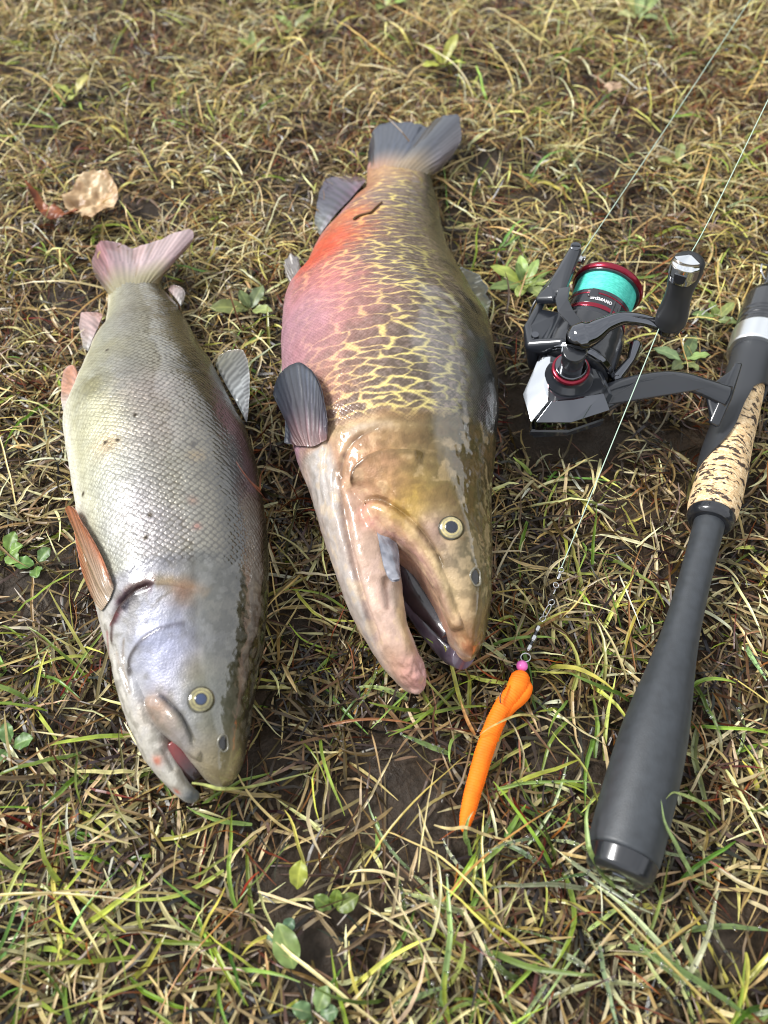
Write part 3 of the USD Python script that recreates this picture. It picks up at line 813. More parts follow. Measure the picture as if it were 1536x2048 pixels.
    FOOT.append(np.vstack([[(r[0], r[1]) for r in body[:14]], [(r[0], r[1]) for r in jaw[2:]], [(r[2], r[3]) for r in jaw[:3:-1]], [(r[0], r[1]) for r in body[18:]], [(r[2], r[3]) for r in body[::-1]]]))
    return F


TIGER = tiger_trout()


def silver_trout():
    R = 2.0
    body = [(242, 532, 298, 520, .011, .0025, R, R, 0), (232, 550, 304, 536, .011, .006, R, R, 0), (224, 570, 312, 549, .012, .009, R, R, 0), (218, 592, 321, 563, .014, .012, R, R, 0), (216, 628, 334, 589, .017, .0155, R, R, 0), (209, 667, 358, 618, .020, .0195, R, R, 0),
            (187, 703, 382, 660, .024, .0245, R, R, 0), (172, 742, 404, 700, .028, .0285, R, R, 0), (152, 790, 428, 735, .031, .032, R, R, 0), (131, 843, 452, 785, .034, .0345, R, R, 0),
            (134, 892, 478, 835, .0355, .0365, R, R, 0), (142, 941, 500, 880, .036, .037, R, R, 0), (150, 990, 516, 945, .036, .037, R, R, 0), (157, 1040, 527, 1010, .036, .0365, R, R, 0),
            (166, 1100, 535, 1080, .035, .0355, R, R, 0), (180, 1160, 537, 1150, .034, .0345, R, R, 0), (196, 1225, 534, 1220, .033, .0335, R, R, 0), (212, 1290, 528, 1285, .032, .0315, R, R, 0),
            (232, 1350, 515, 1335, .031, .029, R, R, 0), (266, 1402, 508, 1395, .030, .0265, 2.2, R, .05), (300, 1446, 501, 1440, .029, .0245, 2.5, R, .15), (333, 1480, 494, 1480, .0285, .0225, 2.7, R, .25),
            (362, 1506, 489, 1512, .028, .0195, 2.6, R, .3), (384, 1529, 480, 1535, .0275, .016, 2.4, R, .2), (405, 1551, 471, 1553, .027, .012, 2.2, R, .1), (422, 1565, 461, 1564, .0265, .007, R, R, 0), (436, 1571, 450, 1570, .026, .0035, R, R, 0), (442, 1573, 446, 1572, .026, .001, R, R, 0)]
    jaw = [(226, 1330, 330, 1350, .029, .022, R, R, 0), (242, 1400, 335, 1415, .029, .021, R, R, 0), (269, 1475, 350, 1476, .028, .018, R, 2.4, 0), (288, 1517, 359, 1506, .027, .0155, R, 2.4, 0),
           (314, 1552, 367, 1536, .026, .0125, R, 2.4, 0), (340, 1579, 377, 1562, .0255, .0095, R, 2.2, 0), (362, 1597, 390, 1578, .025, .007, R, R, 0), (378, 1604, 398, 1588, .025, .004, R, R, 0), (387, 1605, 396, 1597, .025, .001, R, R, 0)]
    F = Fish(body, [jaw], 600, 250)
    t = Thing("silver_trout", "smaller silvery trout with white belly and nearly closed mouth, near the dry leaf", "fish", at(340, 1000, 0))
    pre = [(260, 1354), (257, 1325), (270, 1296), (300, 1267), (334, 1252), (372, 1246)]
    oper = [(222, 1290), (223, 1250), (232, 1222), (250, 1198), (274, 1180), (308, 1170), (350, 1172), (385, 1183)]
    F.step(oper, .0026, .012, .0007, sign=-1)
    F.groove(oper[1:6], .0034, .0018)
    F.groove(oper, .0010, .0010)
    F.step(pre, .0015, .006, .0007, sign=-1)
    F.step([(228, 1150), (285, 1138), (340, 1134), (405, 1150), (450, 1168)], .0009, .02, .0012, sign=1)
    for fold in ([(232, 1300), (243, 1345), (262, 1390)], [(249, 1273), (246, 1322), (258, 1371)], [(224, 1290), (232, 1340), (252, 1400)]):
        F.groove(fold, .0009, .0012)
    max_poly = [(289, 1403), (295, 1392), (314, 1392), (337, 1411), (360, 1434), (374, 1460), (386, 1490), (403, 1506), (398, 1522), (374, 1508), (353, 1489), (327, 1466), (305, 1443), (292, 1421)]
    F.settle()
    F.lobe(max_poly, .0024, .0042)
    F.groove([(315, 1388), (340, 1407), (364, 1432), (377, 1458), (389, 1488)], .0014, .0011)
    F.groove([(327, 1490), (338, 1515), (352, 1545)], .0012, .002)
    F.settle()
    eo = F.on([(402, 1400)])[0]
    d = np.linalg.norm(F.v - eo, axis=1)
    F.move(np.arange(len(d)), .0018 * np.exp(-(d / .010) ** 2) - .0020 * np.exp(-(d / .006) ** 4))
    F.v += F.nrm * ((fbm(F.v * 85, 4, 5) - 0.5) * .0014)[:, None]
    F.settle()
    f, s, n = F.f, F.s, fbm(F.v * 75, 4, 16)
    al = np.arange(len(F.v))
    fw = f + (fbm(F.v * 50, 3, 7) - 0.5) * .08
    F.col[:] = ramp(fw, [(0, (20, 17, 10)), (.21, (27, 23, 14)), (.27, (54, 49, 35)), (.34, (112, 106, 90)), (.44, (148, 144, 130)), (.56, (166, 164, 158)), (.68, (182, 183, 172)), (.78, (206, 204, 178)), (.86, (226, 224, 208)), (1, (230, 228, 218))])
    sg = F.on([(340, 1134)])[0]
    sgill = s[np.argmin(np.linalg.norm(F.v - sg, axis=1))]
    on_body = np.clip((sgill + .003 - s + (n - .5) * .01) / .006, 0, 1)
    tail_k = np.clip((.16 - s) / .14, 0, 1)
    F.tint(al, tail_k * np.clip((f - .3) / .3, 0, 1) * .45, np.array([176, 168, 128]))
    F.tint(al, np.clip((.035 - s) / .02, 0, 1) * .7, np.array([132, 122, 86]))
    for (u, v_, r, c, k) in ((185, 770, .012, (120, 112, 64), .6), (200, 830, .020, (206, 198, 142), .45), (190, 900, .02, (214, 210, 170), .4), (215, 700, .02, (170, 162, 116), .4), (310, 860, .018, (178, 160, 158), .3), (280, 1010, .018, (182, 174, 186), .35), (320, 1080, .016, (176, 168, 182), .35),
                             (300, 780, .02, (186, 164, 164), .35), (395, 1052, .0022, (176, 96, 78), .6), (385, 1000, .0026, (160, 110, 84), .5), (390, 910, .005, (150, 122, 76), .5), (212, 890, .008, (196, 150, 106), .35)):
        F.spot(u, v_, r, c, k, 2.2, .9)
    for (u, v_) in ((388, 886), (385, 890), (210, 885), (235, 880), (166, 988), (291, 1075), (214, 700), (300, 1030), (270, 830)):
        F.spot(u, v_, .0014, (52, 42, 28), .9, 3)
    head = 1 - np.clip((sgill - .003 - s + (n - .5) * .010) / .006, 0, 1)
    hb = ramp(f + (n - .5) * .10, [(0, (24, 21, 12)), (.20, (34, 30, 19)), (.27, (58, 55, 43)), (.37, (98, 97, 88)), (.46, (156, 154, 158)), (.60, (182, 182, 192)), (.74, (198, 196, 196)), (.86, (218, 212, 200)), (1, (220, 212, 202))])
    F.tint(al, head, hb)
    F.fill([(228, 1330), (262, 1400), (285, 1420), (305, 1450), (350, 1490), (372, 1525), (392, 1570), (398, 1600), (360, 1600), (314, 1556), (270, 1480), (240, 1400)], (216, 210, 198), .004)
    F.spot(390, 1594, .0055, (66, 76, 88), .95, 3)
    F.spot(378, 1565, .006, (160, 166, 168), .5)
    F.spot(314, 1522, .0026, (206, 110, 84), .8, 2, .8)
    F.spot(354, 1583, .0018, (206, 96, 76), .8, 2, .8)
    F.spot(340, 1490, .0040, (216, 150, 140), .6, 2, 1)
    F.fill(max_poly, (176, 160, 148), .002)
    F.spot(310, 1412, .008, (186, 150, 126), .7)
    F.spot(372, 1490, .008, (176, 172, 186), .7)
    F.line([(315, 1388), (340, 1407), (364, 1432), (377, 1458), (389, 1488)], .0011, (66, 64, 70), .8)
    F.line(pre, .0011, (84, 78, 72), .85, .3)
    F.line([(310, 1206), (330, 1190), (350, 1176)], .0008, (116, 108, 100), .6)
    F.line([(308, 1168), (350, 1166), (392, 1176), (420, 1190)], .0034, (132, 112, 84), .7, .8)
    F.line([(250, 1190), (274, 1172), (308, 1160), (350, 1160)], .003, (164, 142, 108), .6, .8)
    F.line(oper[1:6], .0034, (46, 14, 20), 1.0, .3)
    F.line([(240, 1214), (256, 1196), (272, 1184)], .0040, (26, 22, 32), 1.0, .3)
    F.line([(219, 1252), (224, 1240), (234, 1222)], .0016, (150, 50, 60), .9, .6)
    F.line([(214, 1258), (215, 1280), (220, 1330)], .0014, (150, 84, 84), .6, .4)
    for fold in ([(232, 1300), (243, 1345), (262, 1390)], [(249, 1273), (246, 1322), (258, 1371)]):
        F.line(fold, .0007, (150, 130, 106), .6)
    mot = fbm(F.v * 170, 4, 41)
    F.tint(al, head * np.clip((mot - .53) * 5, 0, .4), np.array([128, 122, 110]))
    F.tint(al, head * np.clip((.43 - mot) * 4, 0, .2), np.array([206, 204, 210]))
    F.col *= (1 - .14 * head)[:, None]
    F.line(pre, .0012, (66, 60, 56), .9, .3)
    F.line([(222, 1290), (224, 1250), (236, 1218), (256, 1194), (280, 1178), (310, 1168)], .0012, (60, 44, 40), .8, .3)
    F.spot(325, 1290, .016, (150, 156, 190), .5, 2, 1)
    F.spot(355, 1330, .012, (172, 172, 200), .5, 2, 1)
    F.spot(365, 1180, .006, (166, 116, 86), .5, 2, 1)
    F.spot(400, 1342, .008, (168, 148, 116), .5, 2, 1)
    F.spot(408, 1360, .012, (96, 98, 84), .6)
    F.spot(420, 1450, .014, (112, 112, 96), .6)
    F.spot(440, 1550, .013, (140, 122, 86), .8)
    F.spot(415, 1520, .010, (160, 148, 126), .7)
    F.spot(450, 1520, .012, (118, 108, 78), .6)
    F.col *= (0.92 + 0.16 * fbm(F.v * 330, 3, 21))[:, None]
    F.props[:, 0] = on_body * ramp(f, [(0, (.7,) * 3), (.2, (.9,) * 3), (.40, (.85,) * 3), (.50, (.5,) * 3), (.60, (.32,) * 3), (.8, (.2,) * 3), (1, (.1,) * 3)])[:, 0]
    F.col *= (1 - .12 * on_body * np.clip((f - .4) / .1, 0, 1) * np.clip((.86 - f) / .1, 0, 1))[:, None]
    silver = np.clip(1 - np.abs(f - .50) / .34, 0, 1) * np.clip((f - .27) / .07, 0, 1)
    F.props[:, 1] = (.12 + .34 * silver) * (1 - .65 * head)
    F.props[:, 2] = wetness(F, .43)
    put("body", (F.v, F.fc), M["silver"], t, col=lin(F.col), props=F.props, uv=np.stack([s, F.q], 1))
    eye(t, F, 402, 1400, .0063, (176, 166, 112), (138, 130, 92), (84, 80, 60), (40, 56, 88), pr=.45, lift=.29)
    nostril(t, F, 446, 1486, .0025, (116, 112, 98))

    def pale(stops, w=.3):
        return lambda a, b, sp: ramp(a, stops) * (0.86 + .2 * sp * (1 - .4 * b))[..., None]

    tb = F.above([(222, 596), (238, 582), (266, 573), (298, 566), (318, 570)], -.0009, .013)
    tt = [at(190, 552, .006), at(187, 514, .007), at(200, 480, .009), at(232, 485, .010), at(252, 492, .010), at(268, 497, .011), at(290, 488, .014), at(318, 480, .018), at(350, 467, .022), at(379, 459, .026), at(389, 471, .026), at(375, 496, .022), at(348, 514, .018), at(328, 541, .010)]
    vf, c = fin(tb, tt, 16, lambda a, b, sp: ramp(a, [(0, (120, 108, 104)), (.18, (176, 124, 130)), (.4, (206, 176, 178)), (.7, (200, 172, 172)), (.9, (206, 170, 172)), (1, (190, 186, 180))]) * (0.84 + .2 * sp)[..., None] * np.clip(b * 3.0 - .5, 0, 1)[..., None] + np.array([140, 130, 96]) * (1 - np.clip(b * 3.0 - .5, 0, 1))[..., None], .0014, .0005, .001, .05, 7, 22)
    put("tail_fin", vf, M["fin"], t, col=c)
    vf, c = fin([at(431, 729, .034), at(455, 775, .036), at(475, 810, .037), at(493, 845, .036)], [at(438, 712, .032), at(462, 702, .034), at(484, 700, .036), at(494, 715, .036), at(500, 752, .036), at(499, 800, .036), at(495, 838, .036)], 11,
                lambda a, b, sp: ramp(a, [(0, (120, 116, 92)), (.3, (130, 130, 124)), (.6, (176, 180, 180)), (1, (186, 190, 190))]) * (0.78 + .3 * sp)[..., None] + np.array([50, 16, 10]) * np.clip(b - .85, 0, 1)[..., None] * 4 * np.clip(.6 - a, 0, 1)[..., None], .0016, .0006, .001, .06, 8)
    put("dorsal_fin", vf, M["fin"], t, col=c)
    vf, c = fin([at(340, 584, .020), at(352, 598, .021), at(361, 612, .022)], [at(336, 580, .018), at(346, 571, .018), at(360, 575, .018), at(369, 588, .018), at(365, 608, .020)], 5, pale([(0, (190, 160, 156)), (1, (196, 196, 190))]), .002, .0002, .001, .02, 9)
    put("adipose_fin", vf, M["fin"], t, col=c)
    vf, c = fin([at(205, 634, .018), at(190, 668, .020), at(176, 702, .022)], [at(203, 627, .014), at(182, 626, .012), at(164, 627, .011), at(160, 645, .010), at(163, 668, .011), at(169, 698, .014)], 8, pale([(0, (206, 160, 150)), (.5, (196, 168, 164)), (1, (206, 206, 200))]), .0015, .0005, .001, .06, 10)
    put("anal_fin", vf, M["fin"], t, col=c)
    vf, c = fin([at(156, 748, .026), at(152, 790, .030), at(138, 836, .032)], [at(152, 738, .022), at(141, 731, .020), at(129, 742, .018), at(125, 775, .020), at(127, 812, .024), at(132, 838, .028)], 8, pale([(0, (216, 150, 122)), (.5, (214, 160, 134)), (.75, (226, 216, 206)), (1, (228, 224, 216))]), .0015, .0005, .001, .03, 11)
    put("pelvic_fin", vf, M["fin"], t, col=c)
    b3 = F.on([(226, 1195), (215, 1212)])
    vf, c = fin(F.above([(230, 1178), (222, 1200), (206, 1222)], .001, .036), [*F.above([(231, 1160), (222, 1128), (205, 1090), (184, 1048), (164, 1014), (153, 1018), (154, 1050), (159, 1085), (165, 1122), (174, 1160), (186, 1195)], .004, .036)], 13,
                lambda a, b, sp: ramp(b, [(0, (206, 180, 150)), (.4, (200, 164, 134)), (1, (206, 120, 76))]) * (0.80 + .28 * sp)[..., None] + np.array([14, 20, 26]) * np.clip(.3 - a, 0, 1)[..., None] * 2, .0016, .0006, .0015, .03, 12, 20)
    put("pectoral_fin", vf, M["fin"], t, col=c)
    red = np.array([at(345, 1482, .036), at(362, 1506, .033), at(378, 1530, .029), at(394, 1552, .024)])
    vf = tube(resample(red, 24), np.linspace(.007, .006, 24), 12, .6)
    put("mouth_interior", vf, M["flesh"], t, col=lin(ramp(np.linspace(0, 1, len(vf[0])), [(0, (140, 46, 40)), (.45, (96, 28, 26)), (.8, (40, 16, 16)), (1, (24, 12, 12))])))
    FOOT.append(np.vstack([[(r[0], r[1]) for r in body[:19]], [(r[0], r[1]) for r in jaw[1:]], [(r[2], r[3]) for r in body[::-1]]]))
    return F


SILVER = silver_trout()
FOOT = [shapely.Polygon([at(u, v, .022)[:2] for u, v in p]).buffer(0) for p in FOOT]

# ------------------------------------------------------------------ fishing rod
ROD_A, ROD_B = np.array([0.1086, 0.0715, 0.0]), np.array([0.2764, 0.4387, 0.0])
RD = (ROD_B - ROD_A) / np.linalg.norm(ROD_B - ROD_A)
RX = np.cross(RD, [0, 0, 1.0])                                        # to the right of the rod
ROD_Z = 0.0175


def rod_point(t, side=0.0, up=0.0):
    return ROD_A + RD * t + RX * side + np.array([0, 0, ROD_Z + up])


def build_rod():
    t = Thing("fishing_rod", "black spinning rod with bulged foam butt and speckled cork grip", "fishing rod", rod_point(0.2))
    o = rod_point(0)
    prof = rounded([(.0025, .0150), (.004, .0166), (.02, .0170), (.045, .0170), (.065, .0163), (.085, .0143), (.105, .0117), (.125, .0098), (.150, .0089), (.175, .0086), (.206, .0088), (.214, .0088)], .02, 6)
    put("butt_grip", revolve(prof, o, RD, 72), M["foam"], t, smooth=40)
    prof = rounded([(-.0070, .0), (-.0068, .0062), (-.0068, .0068), (-.0070, .0074), (-.0070, .0122), (-.0050, .0150), (.0028, .0163), (.0034, .0152)], .0012, 4)
    cap = put("butt_cap", revolve(prof, o, RD, 64), M["black_gloss"], t, smooth=40)
    put("badge", revolve(rounded([(-.0078, .0), (-.0078, .0058), (-.0070, .0066)], .0004), o, RD, 40), M["dark_chrome"], (t, cap), smooth=40)
    prof = rounded([(.206, .0088), (.206, .0118), (.2085, .0136), (.2125, .0139), (.214, .0130)], .0010)
    put("grip_ring", revolve(prof, o, RD, 64), M["black_gloss"], t, smooth=40)
    # cork with dark flakes
    rz = -math.atan2(RD[0], RD[1])
    nodes = {"g": ("geometry", {}), "m": ("mapping", {"mapping_type": "texture", "rotation": (0, 0, rz), "scale": (1.0, 0.38, 0.8)}),
             "w": ("noise_texture", {"scale": 160.0, "detail": 3.0}), "wm": ("vector_math", {"math_type": "multiply_add", "vector2": (.006, .006, .006)}),
             "n": ("noise_texture", {"scale": 115.0, "detail": 3.0, "roughness": 0.6}), "k": ("rgb_ramp", {"ramp": [(0.535, (0, 0, 0)), (0.565, (1, 1, 1))]}),
             "v": ("voronoi_texture", {"feature": "f1", "scale": 330.0}), "vc": ("rgb_ramp", {"ramp": [(0.0, (.60, .40, .20)), (0.5, (.72, .52, .29)), (1.0, (.82, .64, .40))]}),
             "sp": ("separate_color", {"color_type": "rgb"}), "ve": ("voronoi_texture", {"feature": "distance_to_edge", "scale": 330.0}), "em": ("map_range", {"from_min": 0.0, "from_max": 0.09, "to_min": 0.75, "to_max": 0.0, "clamp": True}),
             "ed": ("mix", {"color2": (.36, .21, .10)}), "mx": ("mix", {"color2": (.055, .036, .026)}), "b": ("bump", {"strength": 0.35, "distance": 0.0006}), "hs": ("math", {"math_type": "subtract"}),
             "p": ("principled_bsdf", {"roughness": 0.6, "specular_ior_level": 0.4})}
    cork = usdkit.material(stage, L + "burl_cork", nodes, [("g.position", "w.vector"), ("w.color", "wm.vector1"), ("g.position", "wm.vector3"), ("wm.vector", "m.vector"), ("m.vector", "n.vector"), ("n.fac", "k.fac"), ("m.vector", "v.vector"), ("m.vector", "ve.vector"),
                           ("v.color", "sp.color"), ("sp.r", "vc.fac"), ("ve.distance", "em.value"), ("em.result", "ed.fac"), ("vc.color", "ed.color1"), ("ed.color", "mx.color1"), ("k.color", "mx.fac"), ("mx.color", "p.base_color"), ("ve.distance", "hs.value1"), ("k.color", "hs.value2"), ("hs.value", "b.height"), ("b.normal", "p.normal")], surface="p.BSDF")
    prof = rounded([(.213, .0128), (.2135, .0140), (.217, .0147), (.232, .0149), (.255, .0142), (.280, .0133), (.318, .0128), (.330, .0124)], .006, 5)
    put("cork_grip", revolve(prof, o, RD, 72), cork, t, smooth=40)
    # the reel seat shell: hugs the side towards the reel, its edge runs over the cork in a curve
    n, k = 70, 40
    ts = np.linspace(.243, .372, n)
    rad = np.interp(ts, [.243, .252, .262, .285, .31, .33, .372], [.0150, .0157, .0160, .0150, .0144, .0144, .0144])
    half = np.interp(ts, [.243, .250, .258, .268, .28, .30, .318, .326, .332, .372], np.radians([28, 58, 82, 97, 106, 112, 124, 146, 180, 180]))
    mid = np.radians(np.interp(ts, [.243, .372], [206, 200]))          # angle from RX towards up
    ang = mid[:, None] + np.linspace(-1, 1, k)[None] * half[:, None]
    pts = lambda r: (o + RD * ts[:, None, None] + r[:, None, None] * (np.cos(ang)[..., None] * RX + np.sin(ang)[..., None] * np.array([0, 0, 1.0]))).reshape(-1, 3)
    a, b = pts(rad), pts(rad - .0016)
    f = quads(n, k)
    e = np.r_[np.arange(k), np.arange(1, n) * k + k - 1, (n - 1) * k + np.arange(k - 2, -1, -1), np.arange(n - 2, 0, -1) * k]
    e2 = np.roll(e, -1)
    N = n * k
    put("reel_seat", (np.vstack([a, b]), np.vstack([f[:, ::-1], f + N, np.stack([e, e2 + N, e2], 1), np.stack([e, e + N, e2 + N], 1)])), M["seat"], t, smooth=35)
    prof = rounded([(.364, .0140), (.364, .0172), (.366, .0178), (.3845, .0176), (.386, .0170), (.386, .0150)], .0012)
    put("hood_ring", revolve(prof, o, RD, 72), M["silver_ring"], t, smooth=40)
    prof = rounded([(.386, .0150), (.386, .0164), (.390, .0166), (.391, .0160), (.394, .0160), (.395, .0166), (.398, .0166), (.399, .0160), (.402, .0160), (.403, .0165), (.424, .0158), (.428, .0150), (.434, .0120), (.436, .0070)], .0008)
    put("locking_collar", revolve(prof, o, RD, 72), M["black_gloss"], t, smooth=40)
    put("blank", revolve([(.43, .0001), (.43, .0068), (.9, .0056), (1.2, .0050), (1.2, .0001)], o, RD, 32), M["graphite"], t, smooth=40)
    loop = np.array([rod_point(.446, -.006, .004), rod_point(.450, -.011, .008), rod_point(.456, -.012, .009), rod_point(.461, -.009, .006), rod_point(.466, -.0062, .003)])
    put("hook_keeper", tube(resample(loop, 30), .0007, 8), M["steel"], t)
    return t


build_rod()
FOOT.append(shapely.Polygon([rod_point(-.006, -.015)[:2], rod_point(.06, -.017)[:2], rod_point(.14, -.009)[:2], rod_point(.21, -.009)[:2], rod_point(.22, -.015)[:2], rod_point(.44, -.017)[:2], rod_point(.44, .017)[:2], rod_point(.22, .015)[:2], rod_point(.21, .009)[:2], rod_point(.14, .009)[:2], rod_point(.06, .017)[:2], rod_point(-.006, .015)[:2]]))

# ------------------------------------------------------------------ spinning reel, lying on its side against the rod with the crank up
TU = math.radians(-12)
RU = np.array([0, 0, 1.0]) * math.cos(TU) + RD * math.sin(TU)         # along the crank's shaft
RF = RD * math.cos(TU) - np.array([0, 0, 1.0]) * math.sin(TU)         # along the spool's axis
RS = np.cross(RF, RU)                                                 # towards the rod
RO = at(1142, 735, .062) - RU * .026


def rl(x, y, z):
    """Reel coordinates in millimetres: towards the rod, along the spool, along the crank shaft."""
    x, y, z = np.broadcast_arrays(np.asarray(x, float), np.asarray(y, float), np.asarray(z, float))
    return RO + (x[..., None] * RS + y[..., None] * RF + z[..., None] * RU) / 1000


def rlv(v):
    v = np.asarray(v, float)
    return rl(v[:, 0], v[:, 1], v[:, 2])


def prism(outline, z0, z1, ch=1.2, inset_top=0.0):
    """Chamfered prism of an outline (mm) between two heights."""
    p = shapely.geometry.polygon.orient(shapely.Polygon(outline))
    c = lambda poly: m3.CrossSection([np.array(shapely.geometry.polygon.orient(poly).exterior.coords)[:-1]])
    a = m3.Manifold.extrude(c(p.buffer(-ch, join_style=2)), z1 - z0).translate((0, 0, z0))
    b = m3.Manifold.extrude(c(p), z1 - z0 - 2 * ch).translate((0, 0, z0 + ch))
    return m3.Manifold.batch_hull([a, b])


def build_reel():
    t = Thing("fishing_reel", "black and red spinning reel with turquoise line, crank handle pointing up", "fishing reel", RO)
    out = lambda name, m, mat, parent=None, smooth=30: put(name, (lambda v, f: (rlv(v), f))(*from_solid(m)), M[mat], parent or t, smooth=smooth)
    outline = [(-21, 14), (17, 15), (29, 0), (28, -9), (10, -24), (-9, -33), (-19, -20)]
    body = prism(outline, -15, 13, 2.5)
    out("gearbox", body, "graphite")
    plate = prism([(-18, 12), (14, 12), (24, 1), (22, -6), (8, -18), (-7, -25), (-15, -16)], 11, 16.2, 1.4)
    out("side_plate", plate, "graphite")
    # bright facets along the tail of the gearbox
    tail = hull([(-15.5, 9, 17.0, .5), (-12.2, -12, 17.2, .5), (-6.2, -22.2, 17.0, .5), (-22.2, 10, 11, .8), (-22.2, -19.5, 11, .8), (-11.5, -35.5, 10.6, .8), (-21.3, 9, 0, .8), (-21.3, -19, 0, .8), (-11, -34.5, 0, .8)], 12)
    out("tail_guard", tail, "chrome")
    strip = hull([(-3.6, -21.6, 16.9, .5), (8, -16, 16.9, .5), (23.5, -5, 16.2, .5), (-8.0, -34.4, 10.4, .8), (11, -27.2, 10.6, .8), (29.6, -10, 9.6, .8), (-8, -34.0, 1, .8), (11, -26.5, 1, .8), (29, -10, 1, .8)], 12)
    out("tail_strip", strip, "dark_chrome")
    out("base_rim", prism([(-21, -14), (-11, -35.5), (11, -27.5), (29, -11), (26, -6), (0, -18)], -8, -1, 1.2), "black_gloss")
    # crank boss
    cone = revolve(rounded([(.0155, .0001), (.0155, .0150), (.0172, .0152), (.0215, .0118), (.0235, .0112)], .0008), RO, RU, 56)
    out_ = put("crank_boss", cone, M["graphite"], t, smooth=35)
    put("red_ring", revolve(rounded([(.0230, .0090), (.0230, .0116), (.0252, .0118), (.0262, .0108), (.0262, .0080)], .0006), RO, RU, 56), M["red_metal"], t, smooth=35)
    put("boss_ring", revolve(rounded([(.0262, .0080), (.0262, .0100), (.0272, .0100), (.0280, .0094), (.0280, .0060)], .0004), RO, RU, 56), M["dark_chrome"], t, smooth=35)
    put("crank_shaft", revolve(rounded([(.027, .0070), (.041, .0072), (.0425, .0066), (.043, .0)], .0005), RO, RU, 40), M["black_gloss"], t, smooth=35)
    # crank arm: bulb, then an arm that narrows and bends
    pa = resample([(-6, 3, 43), (-2, 7, 45.5), (5, 12, 47), (12, 20, 49.5), (20, 26.5, 50.5), (30, 30, 49.5), (40, 31.5, 47.5), (47, 32, 46)], 70)
    ra = np.interp(np.linspace(0, 1, 70), [0, .04, .10, .18, .27, .4, .6, .85, .95, 1], [1.0, 5.5, 8.3, 8.8, 7.2, 5.0, 4.0, 3.6, 3.8, 2.6])
    v, f = tube(pa, ra, 24, .82)
    put("crank_arm", (rlv(v), f), M["dark_chrome"], t)
    put("crank_collar", revolve(rounded([(.0385, .0070), (.0385, .0077), (.0392, .0078), (.0396, .0072)], .0004), RO + (rl(-1, 5, 0) - RO) * .6, RU, 40), M["chrome"], t, smooth=35)
    kb, kt = rl(46, 31, 44), rl(42.8, 45.0, 92)
    kd = kt - kb
    kl = np.linalg.norm(kd)
    kn = rounded(np.array([(.0, .0), (.0, .0060), (.0016, .0070), (.005, .0074)]), .0006)
    put("knob_base", revolve(kn, kb, kd, 40), M["dark_chrome"], t, smooth=35)
    kp = np.array([(.004, .0072), (.0065, .0088), (.012, .0090), (.021, .0076), (.028, .0072), (.034, .0080), (.040, .0090), (kl - .004, .0090), (kl - .0015, .0076), (kl, .005), (kl, 0)])
    knob = put("crank_knob", revolve(rounded(kp, .006, 6), kb, kd, 48), M["rubber"], t, smooth=50)
    # bright end plate of the knob, wrapping over its near side, with a small window
    ax = kd / kl
    fx = np.cross(ax, [0, 0, 1.0]); fx /= np.linalg.norm(fx)
    face = np.array([-kb[0] - .10, -kb[1], CAM_H])
    face -= ax * (face @ ax)
    face /= np.linalg.norm(face)
    fx = np.cross(face, ax)
    n, k = 26, 30
    a = np.linspace(-1.0, 1.0, k)
    rows = []
    for s in np.linspace(0, 1, n):
        tt = kl - .0128 * (1 - s) if s < .7 else None
        if s < .7:
            q = s / .7
            ln, r = kl - .0120 * (1 - q) - .0015, np.interp(kl - .0120 * (1 - q) - .0015, kp[:, 0], kp[:, 1]) + .0006
            wdt = .55 + .45 * min(1, q * 3)
            rows.append([kb + ax * ln + r * (np.sin(x * wdt) * fx + np.cos(x * wdt) * face) for x in a])
        else:
            q = (s - .7) / .3
            r = .0082 * (1 - q) + .0006
            ln = kl + .0006 - .0010 * (1 - q)
            rows.append([kb + ax * ln + r * (np.sin(x) * fx + np.cos(x) * face) for x in a])
    g = np.array(rows).reshape(-1, 3)
    inner = g - (g - (kb + ((g - kb) @ ax)[:, None] * ax)) * .10 - ax * .0003
    e = np.r_[np.arange(k), np.arange(1, n) * k + k - 1, (n - 1) * k + np.arange(k - 2, -1, -1), np.arange(n - 2, 0, -1) * k]
    e2 = np.roll(e, -1)
    N = n * k
    qf = quads(n, k)
    cap = put("knob_cap", (np.vstack([g, inner]), np.vstack([qf, qf[:, ::-1] + N, np.stack([e, e2, e2 + N], 1), np.stack([e, e2 + N, e + N], 1)])), M["chrome"], t, smooth=40)
    wc = kb + ax * (kl - .0088) + face * .0090
    w = [wc + fx * x + ax * y for x, y in ((-.0034, .0020), (.0034, .0020), (.0028, -.0020), (.0012, -.0032), (-.0012, -.0032), (-.0028, -.0020))]
    w = np.array(w + [p + face * .0012 for p in w])
    wm = trimesh.convex.convex_hull(w)
    put("cap_window", wm, M["black_gloss"], (t, cap), smooth=False)
    # rotor
    put("rotor", revolve(rounded([(.0135, .0001), (.0135, .0200), (.0150, .0232), (.0200, .0248), (.0300, .0250), (.0400, .0244), (.0480, .0236), (.0480, .0215), (.0440, .0210), (.0440, .0001)], .0016, 5), RO, RF, 72), M["black_gloss"], t, smooth=40)
    put("rotor_collar", revolve(rounded([(.0145, .0236), (.0150, .0252), (.0180, .0262), (.0190, .0256), (.0190, .0240)], .0006), RO, RF, 72), M["dark_chrome"], t, smooth=40)
    left = hull([(-20, 18, -16, 4), (-22, 18, 12, 4), (-34, 30, -12, 4), (-35, 30, 10, 4), (-22, 46, -14, 3), (-22, 46, 10, 3), (-34, 48, -8, 3), (-34, 46, 8, 3)]) + hull([(-27, 17, -7, 4), (-30, 17, 12, 4.5), (-36, 30, -4, 3), (-37, 30, 11, 3.2)]) + hull([(-36, 30, -4, 3), (-37, 30, 11, 3.2), (-35.5, 56, -2, 2.4), (-36, 56, 9, 2.6)]) + hull([(-22, 17, 14, 4), (-30, 17, 12, 4.5), (-12, 19, 21, 3)])
    out("rotor_arm", left, "graphite")
